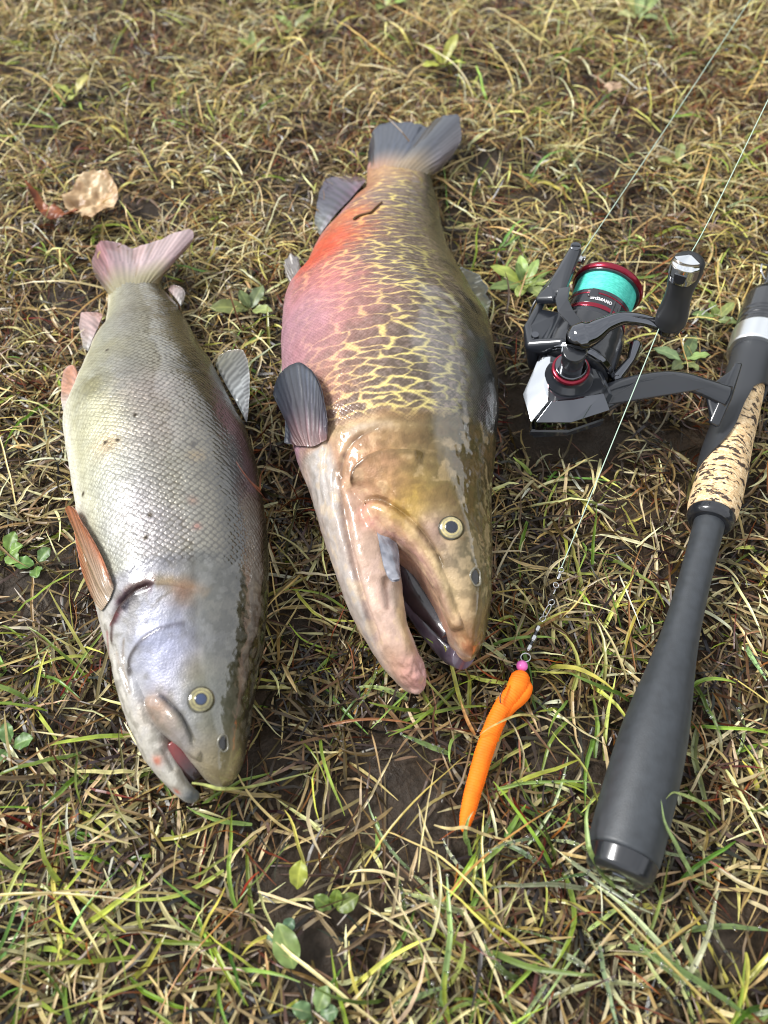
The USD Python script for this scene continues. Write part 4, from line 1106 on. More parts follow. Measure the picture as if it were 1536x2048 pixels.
    right = hull([(25, 18, -6, 4), (27, 18, 4, 4), (31, 34, -6, 2.6), (31.5, 34, 4, 2.6)]) + hull([(31, 34, -6, 2.6), (31.5, 34, 4, 2.6), (31, 48, -4, 4.2), (31, 48, 1, 4.2)])
    out("rotor_arm", right, "dark_chrome")
    cover = m3.Manifold.batch_hull([m3.Manifold.sphere(.8, 10).translate(p) for p in ((-26.5, 57, 23), (-21, 58, 25.5), (-25, 46, 26), (-18.5, 46.5, 28))]) + m3.Manifold.batch_hull([m3.Manifold.sphere(.8, 10).translate(p) for p in ((-25, 46, 26), (-18.5, 46.5, 28), (-20.5, 37, 26.8), (-12.5, 39, 28))]) + m3.Manifold.batch_hull([m3.Manifold.sphere(.8, 10).translate(p) for p in ((-20.5, 37, 26.8), (-12.5, 39, 28), (-10, 31, 25), (-3, 33, 25.5))])
    out("rotor_guard", cover, "graphite")
    out("rotor_screw", m3.Manifold.cylinder(2, 2.6, 2.3, 24).translate((-30, 22, 15.6)), "dark_chrome")
    # bail arm with its line roller and wire
    arm = hull([(-37, 53, 13, 3.2), (-29, 53, 17, 3.2), (-33, 62, 15, 3.4)]) + hull([(-34, 57, 14, 3.2), (-25.5, 59, 18, 3.2), (-28.5, 80, 18, 3.8), (-28, 94.5, 18, 4.6)], 16) + hull([(-36, 56, 13, 2.6), (-32.5, 80, 14, 1.8), (-29, 93, 16, 3)], 16)
    out("bail_arm", arm, "graphite")
    out("pivot_socket", hull([(-34.5, 62, 16.2, 1.9), (-33.5, 66, 16.8, 1.5)], 16), "black_gloss")
    put("roller_screw", revolve(rounded([(0, .0), (0, .0036), (.0006, .0036), (.0009, .0030), (.0009, .0)][::-1], .0002)[::-1], rl(-28.2, 95.5, 22.0), RU, 32), M["dark_chrome"], t, smooth=35)
    slot = m3.Manifold.cube((5.4, 1.0, .8), True).rotate((0, 0, 15)).translate((-28.2, 95.5, 23.0))
    out("screw_slot", slot, "black_gloss")
    put("line_roller", revolve(rounded([(0, .0015), (0, .0034), (.002, .0024), (.004, .0034), (.004, .0015)], .0004), rl(-24, 94, 13), RS, 24), M["steel"], t, smooth=35)
    wire = resample([(-30, 90, 13), (-36, 82, 6), (-42, 70, -4), (-44, 60, -10), (-41, 52, -16), (-30, 50, -24), (-5, 60, -31), (15, 58, -27), (30, 48, -6)], 80)
    v, f = tube(wire, 1.0, 10)
    put("bail_wire", (rlv(v), f), M["black_gloss"], t)
    # spool: skirt with red stripes, line, red lip
    put("spool_skirt", revolve(rounded([(.044, .0190), (.044, .0216), (.046, .0218), (.0475, .0218)], .0006), RO, RF, 72), M["red_metal"], t, smooth=40)
    put("spool_band", revolve(rounded([(.0475, .0218), (.0475, .0214), (.0525, .0214), (.0525, .0219)], .0003), RO, RF, 72), M["graphite"], t, smooth=40)
    put("spool_stripe", revolve(rounded([(.0525, .0216), (.0530, .0219), (.0555, .0219), (.0560, .0215)], .0003), RO, RF, 72), M["red_metal"], t, smooth=40)
    put("spool_band", revolve(rounded([(.0560, .0214), (.0563, .0215), (.0632, .0215), (.0635, .0214)], .0003), RO, RF, 72), M["black_gloss"], t, smooth=40)
    put("spool_stripe", revolve(rounded([(.0635, .0213), (.0637, .0217), (.0645, .0217), (.0647, .0213)], .0002), RO, RF, 72), M["red_metal"], t, smooth=40)
    put("spool_band", revolve(rounded([(.0647, .0213), (.0650, .0216), (.0672, .0217), (.0680, .0208), (.0680, .0190)], .0004), RO, RF, 72), M["graphite"], t, smooth=40)
    pr = [(.0675, .0196)]
    for k_ in range(34):
        y = .0678 + k_ * .0005
        pr += [(y, .0203 + .0003 * math.sin(k_ * 1.9)), (y + .00025, .0205 + .00018 * math.sin(k_ * 2.7))]
    pr += [(.0853, .0196)]
    nodes = {"g": ("geometry", {}), "n": ("noise_texture", {"scale": 1500.0, "detail": 3.0}), "m": ("mapping", {"mapping_type": "texture", "rotation": (0, 0, rz_of(RF)), "scale": (4.0, 1.0, 4.0)}), "r": ("rgb_ramp", {"ramp": [(.3, (.045, .42, .34)), (.7, (.12, .66, .55))]}),
             "b": ("bump", {"strength": .4, "distance": .0004}), "p": ("principled_bsdf", {"roughness": .5, "specular_ior_level": .4})}
    teal = usdkit.material(stage, L + "turquoise_braid", nodes, [("g.position", "m.vector"), ("m.vector", "n.vector"), ("n.fac", "r.fac"), ("r.color", "p.base_color"), ("n.fac", "b.height"), ("b.normal", "p.normal")], surface="p.BSDF")
    put("wound_line", revolve(pr, RO, RF, 96), teal, t, smooth=True)
    put("spool_lip", revolve(rounded([(.0845, .0190), (.0845, .0226), (.0853, .0238), (.0875, .0243), (.0890, .0236), (.0900, .0215), (.0900, .0)], .0009, 5), RO, RF, 80), M["red_metal"], t, smooth=40)
    put("lip_edge", revolve(rounded([(.0836, .0190), (.0836, .0222), (.0846, .0228), (.0846, .0190)], .0004), RO, RF, 80), M["black_gloss"], t, smooth=40)
    clip = hull([(-7.5, 61, 20.2, 1.0), (-2.5, 61, 21.0, 1.0), (-6.6, 66.5, 20.4, 1.0), (-3.4, 66.5, 20.9, 1.0)], 16)
    out("line_clip", clip, "graphite")
    # lettering on the skirt, bent round it
    tm = text_mesh("SHIMANO", 0.0022, 0.0002, bold=True)
    v = np.array(tm.vertices)
    c = .0218
    a0 = 0.30 - v[:, 0] / c
    vv = RO + RF * (.0584 + v[:, 1])[:, None] + ((c - .0002 + v[:, 2])[:, None]) * (np.cos(a0 + np.pi / 2)[:, None] * RS + np.sin(a0 + np.pi / 2)[:, None] * RU)
    put("lettering", (vv, np.array(tm.faces)), M["white"], t, smooth=False)
    for x in (9.5, 13.5):
        zz = math.sqrt(21.6 ** 2 - x * x)
        out("skirt_slot", hull([(x, 51, zz - .3, .9), (x * 1.0, 60, zz - .2, 1.1), (x, 64, zz - .6, .4)], 12), "black_gloss")
    # stem and foot
    ps = resample([(22, -2, 2), (32, 8, 5), (44, 18, 6.5), (58, 26, 7), (70, 29, 6), (82, 30, 4), (95, 30, 2)], 50)
    v, f = tube(ps, np.interp(np.linspace(0, 1, 50), [0, .25, .5, .8, 1], [9.5, 7.5, 6.2, 6.4, 8]), 28, .62)
    put("stem", (rlv(v), f), M["graphite"], t)
    out("stem_rib", hull([(26, -4, 6, 2), (40, 14, 10.4, 1), (60, 27, 11, 1), (84, 30.5, 7.5, 1)], 12) + hull([(60, 27, 11, 1), (84, 30.5, 7.5, 1), (92, 30, 5, 1.5)], 12), "graphite")
    foot = hull([(91, 12, -2, 2.2), (94, 12, -3, 2.2), (92, 30, 3.5, 2.6), (95, 30, 2, 2.6)], 14) + hull([(92, 30, 3.5, 2.6), (95, 30, 2, 2.6), (93.5, 54, 3.4, 1.4), (96, 56, 2, 1.2)], 14) + hull([(84, 26, 2, 2), (92, 13, -2, 2.2), (92, 30, 0, 2.5)], 14) + hull([(84, 33, 3, 1.6), (93.5, 50, 3, 1.4), (92, 30, 1, 2.2)], 14)
    out("foot", foot, "graphite")
    return t


def rz_of(d):
    return -math.atan2(d[0], d[1])


build_reel()
FOOT.append(shapely.Polygon([rl(*p, 0)[:2] for p in ((-40, 15), (-22, -18), (-11, -35), (11, -27), (30, -10), (60, 18), (95, 8), (95, 56), (60, 34), (34, 30), (34, 50), (24, 88), (-25, 92), (-38, 60))]))

# ------------------------------------------------------------------ lines, swivels, lure
braid = plain("pale_braided_line", (0.40, 0.52, 0.42), 0.5)
roller = rl(-24, 95, 15)
far1 = at(1500, 0, .10)
p = resample([roller, (roller * .5 + far1 * .5) - [0, 0, .002], far1, far1 + (far1 - roller) * .5], 60)
put("fishing_line", tube(p, .00031, 6), braid, label="thin pale green line running from the reel's bail to the upper right edge", cat="fishing line")
over = rl(41, 30.5, 51.6)
sw0 = at(1122, 1137, .010)
far2 = at(1536, 200, .16)
p = np.vstack([resample([sw0, sw0 * .5 + over * .5 - [0, 0, .003], over], 40), resample([over + [.0002, .001, .0008], at(1360, 545, .105), at(1395, 484, .108), far2, far2 + (far2 - over) * .5], 40)])
put("fishing_line", tube(p, .00031, 6), braid, label="thin pale line passing over the reel's crank arm down to the swivels", cat="fishing line")


def build_rig():
    pix = np.array([(1122, 1140), (1116, 1160), (1109, 1183), (1103, 1205), (1085, 1238), (1075, 1258), (1067, 1277), (1058, 1296), (1051, 1315)], float)
    P3 = np.array([at(u, v, .0105) for u, v in pix])
    t = Thing("swivel_chain", "small chain of bright metal swivels and rings above the orange worm", "swivel", P3[4])
    ax = lambda i, j: (P3[j] - P3[i]) / np.linalg.norm(P3[j] - P3[i])

    def ring(c, r, wire, d, long=1.0, mat="steel", tilt=.35):
        d = d / np.linalg.norm(d)
        e = np.cross([0, 0, 1.0], d)
        e = e * math.cos(tilt) + np.array([0, 0, 1]) * math.sin(tilt)
        g = np.linspace(0, 2 * np.pi, 33)
        put("ring", tube(c + d * (np.cos(g) * r * long)[:, None] + e * (np.sin(g) * r)[:, None], wire, 8, cap=False), M[mat], t)

    def barrel(c, d, ln, r, mat="steel"):
        prof = rounded([(-ln, .0), (-ln, r * .55), (-ln * .8, r * .62), (-ln * .7, r), (ln * .7, r), (ln * .8, r * .62), (ln, r * .55), (ln, .0)], r * .2)
        put("barrel", revolve(prof, c, d, 20), M[mat], t, smooth=40)

    d = ax(0, 8)
    ring(P3[0], .0016, .00034, d)
    barrel((P3[0] + P3[1]) / 2 + d * .0012, d, .0022, .0013)
    ring(P3[1] + d * .0038, .0017, .00034, d, 1.0, tilt=-.4)
    wirep = resample([P3[2] - d * .0015, P3[2], P3[2] + d * .0018], 8)
    put("link_wire", tube(wirep, .0005, 8), M["steel"], t)
    ring(P3[3], .0017, .00032, ax(3, 4), 1.1)
    sn = ax(3, 4)
    c = (P3[3] + P3[4]) / 2
    e = np.cross([0, 0, 1.0], sn)
    g = np.linspace(0, 2 * np.pi, 41)
    put("snap", tube(c + sn * (np.sign(np.cos(g)) * np.abs(np.cos(g)) ** .6 * .0046)[:, None] + e * (np.sin(g) * .0011)[:, None], .00034, 8, cap=False), M["steel"], t)
    ring(P3[4], .0016, .00036, ax(4, 5), tilt=.5)
    for i in (5, 6, 7):
        barrel(P3[i], ax(5, 7), .0021, .0016 if i != 6 else .0018)
    put("dark_collar", tube(np.array([P3[5] - d * .001, P3[7] + d * .001]), .0010, 12), M["black_gloss"], t)
    ring(P3[8], .0026, .00040, d, 1.0, tilt=.2)


build_rig()


def build_worm():
    pix = [(1043, 1342, .0125), (1041, 1354, .0125), (1037, 1370, .0122), (1027, 1388, .0115), (1012, 1406, .0105), (1000, 1426, .0098), (988, 1452, .0092), (977, 1480, .009), (967, 1510, .0085), (957, 1545, .008), (947, 1580, .0075), (938, 1615, .007), (931, 1645, .0062), (927, 1664, .0058)]
    pts = resample([at(*q) for q in pix], 420)
    s = np.linspace(0, 1, 420)
    r = np.interp(s, [0, .012, .035, .07, .11, .145, .18, .25, .40, .60, .80, .92, .98, 1], [.0016, .0038, .0054, .0062, .0061, .0056, .0056, .0055, .0053, .0051, .0047, .0039, .0026, .0008])
    r = r * .90 * (1 + .028 * np.sin(s * 2 * np.pi * 62)) + .00035 * np.exp(-((s - .455) / .007) ** 2) - .0003 * np.exp(-((s - .47) / .006) ** 2)
    t = Thing("soft_bait_worm", "bright orange ribbed rubber worm on a hook with a pink bead", "fishing lure", pts[200])
    v, f = tube(pts, r, 28, .92)
    k = (fbm(v * 500, 2, 3) - .5) * .0005
    c = np.repeat(pts, 28, 0)
    v[: len(c)] += (v[: len(c)] - c) * (k[: len(c)] / .005)[:, None]
    put("body", (v, f), M["orange"], t)
    lobe = resample([at(1056, 1362, .013), at(1052, 1380, .012), at(1040, 1396, .011), at(1022, 1412, .0105), at(1008, 1432, .010)], 60)
    v, f = tube(lobe, np.interp(np.linspace(0, 1, 60), [0, .1, .35, .7, 1], [.001, .0030, .0038, .0036, .0030]), 20, .85)
    put("body_fold", (v, f), M["orange"], t)
    bc = at(1044, 1332, .0125)
    sph = trimesh.creation.icosphere(3, .0031)
    sph.vertices[:, 2] *= .95
    put("bead", (sph.vertices + bc, sph.faces), M["pink"], t)
    hk = resample([at(1012, 1366, .0176), at(1004, 1382, .0186), at(1000, 1396, .0176), at(1001, 1406, .0172), at(1006, 1408, .0172)], 40)
    put("hook", tube(hk, np.interp(np.linspace(0, 1, 40), [0, .8, 1], [.00048, .00042, .0001]), 10), M["hook"], t)
    return np.array(pts)


WORM = build_worm()
FOOT.append(shapely.LineString(WORM[:, :2]).buffer(.005))

# ------------------------------------------------------------------ leaves and weeds
def leaf_mesh(base, heading, length, width, elev=.3, droop=-.5, fold=.25, wave=.0, roundness=.5, seed=0, nl=12, nw=6, roll=0.0):
    r = np.random.default_rng(seed)
    t = np.linspace(0, 1, nl)
    e = elev + droop * t
    h = heading + (r.random() - .5) * .3 * t
    st = np.stack([np.cos(e) * np.cos(h), np.cos(e) * np.sin(h), np.sin(e)], 1) * length / (nl - 1)
    c = np.asarray(base) + np.vstack([[0, 0, 0], np.cumsum(st[:-1], 0)])
    side = np.stack([-np.sin(h), np.cos(h), np.full(nl, roll)], 1)
    up = np.cross(st, side)
    up /= np.linalg.norm(up, axis=1, keepdims=True)
    w = width * .5 * np.clip(np.sin(np.pi * np.clip(t, 0, 1) ** (1.0 - .35 * roundness + .2)) ** (.75), .05, 1)
    a = np.linspace(-1, 1, 2 * nw + 1)
    v = c[:, None] + side[:, None] * (a[None, :, None] * w[:, None, None]) + up[:, None] * ((fold * np.abs(a)[None] * w[:, None] + wave * np.sin(t * 17 + seed)[:, None] * a[None] ** 2 + .0006 * (fbm(np.stack([np.broadcast_to(a * 2, (nl, len(a))), np.broadcast_to((t * 5)[:, None], (nl, len(a))), np.full((nl, len(a)), seed * 1.7)], -1), 2) - .5))[..., None])
    v = v.reshape(-1, 3)
    n = len(v)
    f = quads(nl, len(a))
    vein = np.tile(np.exp(-(a / .10) ** 2), nl) * .8 + .25 * np.tile(np.clip(np.sin(np.abs(a)[None] * 6 + t[:, None] * 26), 0, 1).ravel(), 1)
    lo = v - np.repeat(up, len(a), 0) * .00035
    return np.vstack([v, lo]), np.vstack([f, f[:, ::-1] + n]), np.tile(vein, 2)


def weed(u, v, leaves, label, cat="weed", name="weed", tone=(112, 138, 58), z=.002, group=None):
    """leaves: (heading in degrees in plan, length mm, width mm, start elevation, droop)"""
    o = at(u, v, z)
    t = Thing(name, label, cat, o, group)
    for k, (hd, ln, wd, el, dr) in enumerate(leaves):
        seed = int(u * 7 + v * 3 + k)
        r = np.random.default_rng(seed)
        b = o + np.array([math.cos(math.radians(hd)), math.sin(math.radians(hd)), .3]) * .0015
        vv, f, vein = leaf_mesh(b, math.radians(hd), ln / 1000, wd / 1000, el, dr, .22, .0006, r.random(), seed, roll=(r.random() - .5) * .5)
        c = np.array(tone) * (.82 + .36 * r.random()) * np.array([1 + .12 * (r.random() - .5), 1, 1 + .2 * (r.random() - .5)])
        col = c[None] * (.68 + .62 * fbm(vv * 230, 4, seed)[:, None]) * (1 - .0 * vein[:, None]) + vein[:, None] * np.array([34, 30, 18])
        put("leaf", (vv, f), M["leaf"], t, col=lin(np.clip(col, 0, 255)))
    return t


G1, G2, G3 = (128, 150, 62), (96, 122, 58), (150, 160, 92)
weed(1048, 572, [(95, 26, 9, .7, -.7), (150, 30, 10, .5, -.6), (200, 30, 9, .4, -.5), (20, 24, 8, .6, -.6), (55, 24, 8, .8, -.7), (250, 22, 9, .5, -.5), (300, 26, 10, .5, -.6), (340, 20, 8, .7, -.7), (120, 18, 7, 1.0, -.6), (265, 16, 7, .9, -.7)], "pale green leafy rosette between the dark patterned trout and the reel", tone=(138, 158, 84))
weed(886, 132, [(60, 34, 12, .9, -.5), (130, 30, 11, .7, -.6), (220, 28, 11, .5, -.5), (330, 26, 10, .6, -.6)], "bright yellow-green weed above and right of the patterned trout's tail", tone=(168, 176, 76))
weed(502, 620, [(70, 22, 11, .5, -.5), (190, 30, 13, .4, -.5), (330, 20, 10, .5, -.4), (130, 16, 8, .8, -.4)], "flat green weed in the gap between the two trout", tone=(126, 142, 88))
weed(590, 1945, [(112, 20, 12, .30, -.3)], "single broad oval leaf near the bottom edge", name="broad_leaf", cat="leaf", tone=(112, 126, 66), z=.003)
weed(668, 1822, [(25, 12, 8.5, .5, -.5), (150, 10, 7, .5, -.3), (80, 9, 6, .8, -.3)], "dark green seedling with paired round leaves below the worm's mud patch", tone=(98, 120, 52))
weed(594, 1786, [(85, 13, 9, .6, -.4)], "small yellow-green leaf above the broad oval leaf", name="small_leaf", cat="leaf", tone=(122, 132, 52), z=.004)
weed(566, 1872, [(60, 7, 6, .5, -.5), (190, 6, 5, .4, -.4)], "tiny round bluish-green sprout left of the broad oval leaf", tone=(118, 150, 112))
weed(632, 2032, [(70, 11, 8, .5, -.4), (160, 10, 7, .4, -.4), (10, 9, 7, .5, -.4)], "round-leaved green weed cut by the bottom edge", tone=(108, 134, 82))
weed(14, 1108, [(80, 13, 9, .5, -.5), (200, 12, 9, .5, -.5), (320, 12, 9, .4, -.4), (20, 10, 8, .5, -.3)], "small clover-like weed at the left edge beside the silver trout's body", tone=(104, 138, 62))
weed(74, 1130, [(60, 11, 8, .5, -.5), (180, 12, 9, .4, -.5), (290, 11, 8, .5, -.4)], "little green weed on bare mud left of the silver trout's pectoral fin", tone=(92, 128, 62))
weed(20, 1496, [(20, 12, 9, .5, -.5), (110, 12, 8, .6, -.5), (240, 10, 8, .4, -.4)], "small green weed at the left edge beside the silver trout's head", tone=(96, 130, 72))
weed(1366, 722, [(160, 22, 10, .4, -.4), (60, 22, 9, .5, -.5), (10, 18, 8, .4, -.4), (230, 16, 8, .4, -.4), (300, 14, 7, .4, -.4)], "grey-green leafy weed between the reel's crank and the rod", tone=(132, 150, 96))
weed(1432, 640, [(170, 18, 8, .4, -.5), (40, 20, 8, .5, -.5), (100, 16, 8, .6, -.5), (330, 14, 7, .4, -.4)], "dull green weed beside the rod's locking collar", tone=(120, 136, 80))
weed(1275, 36, [(40, 34, 14, .7, -.6), (120, 32, 13, .7, -.6), (200, 28, 12, .5, -.5), (310, 26, 12, .5, -.5), (85, 30, 12, 1, -.5)], "pale weed at the top edge, near the upper fishing line", tone=(146, 156, 96))
weed(770, 14, [(50, 32, 14, .7, -.6), (150, 32, 14, .6, -.6), (250, 26, 12, .5, -.5), (350, 26, 12, .5, -.5)], "light green weed at the top edge, left of the middle", tone=(142, 160, 90))
weed(585, 60, [(30, 26, 12, .7, -.6), (140, 26, 12, .6, -.6), (260, 22, 11, .5, -.5), (330, 20, 10, .5, -.5)], "cluster of small pale leaves near the top edge, left of the light green weed", tone=(146, 160, 92))
weed(505, 104, [(30, 24, 10, .7, -.6), (140, 22, 10, .6, -.6), (230, 22, 10, .5, -.5), (330, 22, 10, .5, -.5), (90, 22, 9, .9, -.6)], "loose pale green weed above the space between the two trout", tone=(152, 166, 92))
weed(150, 190, [(60, 24, 10, .7, -.6), (170, 22, 10, .6, -.6), (280, 20, 9, .5, -.5)], "yellow-green sprig in dry grass at the upper left", tone=(172, 172, 84))
weed(1356, 330, [(80, 22, 9, .7, -.6), (180, 20, 9, .5, -.5), (300, 18, 8, .5, -.5)], "small pale weed beneath the two fishing lines", tone=(150, 158, 90))


def dead_leaf(name, outline, label, colours, z, curl, seed):
    """A dry leaf from an outline of photo pixels on the grass: thin, cupped and crinkled, with a rib."""
    pts = np.array([at(u, v, z)[:2] for u, v in outline])
    poly = shapely.Polygon(pts).buffer(0)
    b = poly.bounds
    step = .0011
    xs, ys = np.arange(b[0] - step, b[2] + step, step), np.arange(b[1] - step, b[3] + step, step)
    X, Y = np.meshgrid(xs, ys, indexing="ij")
    g = np.stack([X, Y], -1).reshape(-1, 2)
    inside = shapely.contains_xy(poly.buffer(step * .6), g[:, 0], g[:, 1])
    out = ~inside
    if out.any():
        near = shapely.get_coordinates(shapely.line_interpolate_point(poly.exterior, shapely.line_locate_point(poly.exterior, shapely.points(g[out]))))
        g[out] = near
    c = g.mean(0)
    d = shapely.distance(poly.exterior, shapely.points(g))
    w = np.stack([g[:, 0], g[:, 1], 0 * g[:, 0]], 1)
    h = z + curl * (np.hypot(*(g - c).T) / .02) ** 2 * .004 + (fbm(w * 120, 3, seed) - .5) * .010
    v = np.column_stack([g, h])
    f = quads(len(xs), len(ys))
    keep = inside[f].sum(1) >= 2
    f = f[keep]
    area = np.linalg.norm(np.cross(v[f[:, 1]] - v[f[:, 0]], v[f[:, 2]] - v[f[:, 0]]), axis=1)
    f = f[area > 1e-9]
    n = len(v)
    col = ramp(fbm(w * 160, 4, seed + 1), colours) * (.9 + .2 * fbm(w * 600, 2, 3))[:, None]
    return v, f, np.vstack([v, v - [0, 0, .0004]]), np.vstack([f, f[:, ::-1] + n]), lin(np.vstack([col, col * .9]))


t = Thing("dry_leaf", "curled tan dry leaf with a red-brown edge beyond the silver trout's tail", "dead leaf", at(180, 415, .006))
_, _, v, f, c = dead_leaf("blade", [(130, 402), (150, 392), (168, 372), (196, 363), (222, 366), (236, 382), (240, 402), (228, 418), (208, 428), (192, 434), (200, 452), (190, 460), (172, 452), (164, 438), (150, 430), (134, 424)], "", [(.25, (164, 130, 94)), (.5, (198, 164, 122)), (.75, (220, 192, 152))], .016, 1.0, 3)
put("blade", (v, f), M["leaf"], t, col=c)
_, _, v, f, c = dead_leaf("curl", [(66, 398), (84, 404), (96, 418), (112, 414), (128, 424), (150, 430), (166, 440), (160, 448), (136, 444), (112, 442), (92, 434), (76, 420)], "", [(.25, (104, 54, 28)), (.5, (146, 78, 40)), (.75, (176, 110, 66))], .014, 1.6, 7)
put("curled_edge", (v, f), M["leaf"], t, col=c, label="red-brown curled edge")
t = Thing("dry_leaf", "small pale tan dry leaf between the two fishing lines and the dark trout's tail", "dead leaf", at(1228, 176, .004))
_, _, v, f, c = dead_leaf("blade", [(1208, 172), (1222, 164), (1240, 166), (1246, 174), (1236, 186), (1218, 188)], "", [(.25, (166, 136, 108)), (.7, (206, 176, 146))], .012, 1.0, 5)
put("blade", (v, f), M["leaf"], t, col=c)
# a bit of dead stem stuck on the big trout
pp = TIGER.on([(708, 440), (722, 432), (738, 428), (752, 416), (764, 405)]) + [0, 0, .0008]
put("stem_scrap", tube(resample(pp, 24), np.linspace(.0011, .0005, 24), 8), M["straw"], col=lin((96, 66, 34)), label="short brown plant scrap stuck to the red flank of the patterned trout", cat="plant scrap")

# ------------------------------------------------------------------ grass
HARD = shapely.union_all([p_ if i >= 2 else p_.buffer(-.010) for i, p_ in enumerate(FOOT)])
DEEP = shapely.union_all([p_.buffer(-.016 if i < 2 else -.004) for i, p_ in enumerate(FOOT)])


def blades(rng, xy, length, width, e0, bend, power, curl, c0, c1, K=8, twist=.4, lift=0.0, fold=False, thin=.55, wob=.25):
    """Ribbons that grow from xy, rise at e0, bend by "bend" and lie down on the mud. Every argument is a number or one per blade; c0, c1 the base and tip colours."""
    n = len(xy)
    A = lambda a: np.broadcast_to(np.asarray(a, float), (n,))
    length, width, e0, bend, curl, lift, power = map(A, (length, width, e0, bend, curl, lift, power))
    t = np.linspace(0, 1, K + 1)
    h0 = rng.uniform(0, 2 * np.pi, n)
    e = e0[:, None] + bend[:, None] * t[None] ** power[:, None] + rng.normal(0, wob * .5, (n, K + 1))
    h = h0[:, None] + curl[:, None] * t[None] + np.cumsum(rng.normal(0, wob * .5, (n, K + 1)), 1) * .6
    st = np.stack([np.cos(e) * np.cos(h), np.cos(e) * np.sin(h), np.sin(e)], -1) * (length / K)[:, None, None]
    p = np.cumsum(st, 1) - st
    p[..., :2] += xy[:, None]
    g = gz(p[..., 0], p[..., 1])
    base = g[:, :1] + lift[:, None]
    floor = g + np.minimum(lift, .004)[:, None] + .0006
    z = p[..., 2] + base
    p[..., 2] = np.maximum(z, floor)
    flat = shapely.contains_xy(HARD, p[..., 0], p[..., 1])
    deep = shapely.contains_xy(DEEP, p[..., 0], p[..., 1])
    bad = (flat & (p[..., 2] > .006)).any(1) | (deep & (p[..., 2] > .001)).any(1)
    ok = ~bad
    p, h, e, width, c0, c1 = p[ok], h[ok], e[ok], width[ok], np.broadcast_to(c0, (n, 3))[ok], np.broadcast_to(c1, (n, 3))[ok]
    n = len(p)
    tw = rng.normal(0, twist, n)[:, None] + rng.normal(0, twist, n)[:, None] * t[None]
    side = np.stack([-np.sin(h), np.cos(h), 0 * h], -1)
    tan = np.stack([np.cos(e) * np.cos(h), np.cos(e) * np.sin(h), np.sin(e)], -1)
    up = np.cross(tan, side)
    sd = side * np.cos(tw)[..., None] + up * np.sin(tw)[..., None]
    w = (width[:, None] * .5) * np.clip((1 - t ** 2.2), .04, 1)[None] ** thin * np.clip(.55 + t * 3, 0, 1)[None]
    cols = [-1, 0, 1] if fold else [-1, 1]
    vs = []
    for a in cols:
        q = p + sd * (a * w)[..., None]
        if fold:
            q = q + up * (abs(a) * w * .45)[..., None]
        vs.append(q)
    v = np.stack(vs, 2)
    m = len(cols)
    lim = gz(v[..., 0], v[..., 1]) + .0003
    v[..., 2] = np.maximum(v[..., 2], lim)
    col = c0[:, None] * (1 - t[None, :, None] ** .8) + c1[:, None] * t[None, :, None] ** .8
    col = col * np.clip(1 + rng.normal(0, .07, (n, K + 1)), .7, 1.3)[..., None]
    col = np.repeat(col[:, :, None], m, 2)
    if fold:
        col[:, :, 1] *= .93
    f = quads(K + 1, m)
    F = (np.arange(n) * (K + 1) * m)[:, None, None] + f[None]
    return v.reshape(-1, 3), F.reshape(-1, 3), lin(np.clip(col, 0, 255)).reshape(-1, 3)


RNG = np.random.default_rng(20)
PER_M2 = 1.0


def scatter(rng, n, keep, x=(-.62, .62), y=(-.08, 1.22)):
    """n candidate roots over the visible ground and a margin, thinned by keep(x, y) in 0..1; none under the big things."""
    a = np.stack([rng.uniform(*x, n), rng.uniform(*y, n)], 1)
    # nothing far outside the wedge that the photograph shows, plus a hand's breadth
    a = a[np.abs(a[:, 0]) < .17 + a[:, 1] * .30 + .10]
    k = np.clip(keep(a[:, 0], a[:, 1]), 0, 1)
    a = a[rng.random(len(a)) < k]
    return a[~shapely.contains_xy(DEEP, a[:, 0], a[:, 1])]


def nz(x, y, s, seed):
    return fbm(np.stack([x * s, y * s, 0 * x], -1), 3, seed)


def pick(rng, n, cols, jitter=.14):
    c = np.array(cols, float)[rng.integers(0, len(cols), n)]
    c = c.mean(1, keepdims=True) + 1.10 * (c - c.mean(1, keepdims=True))
    return np.clip(c * (1 + rng.normal(0, jitter, (n, 1))) + rng.normal(0, 5, (n, 3)), 0, 255)


def far_k(y, a=.35, b=.62):
    return np.clip((y - a) / (b - a), 0, 1)


def near_k(y, a=.12, b=.42):
    return 1 - np.clip((y - a) / (b - a), 0, 1)


def right_k(x, y):
    return np.clip((x + .02) / .10, 0, 1)


def mud_k(x, y):
    return 1 - .93 * bare(x, y)


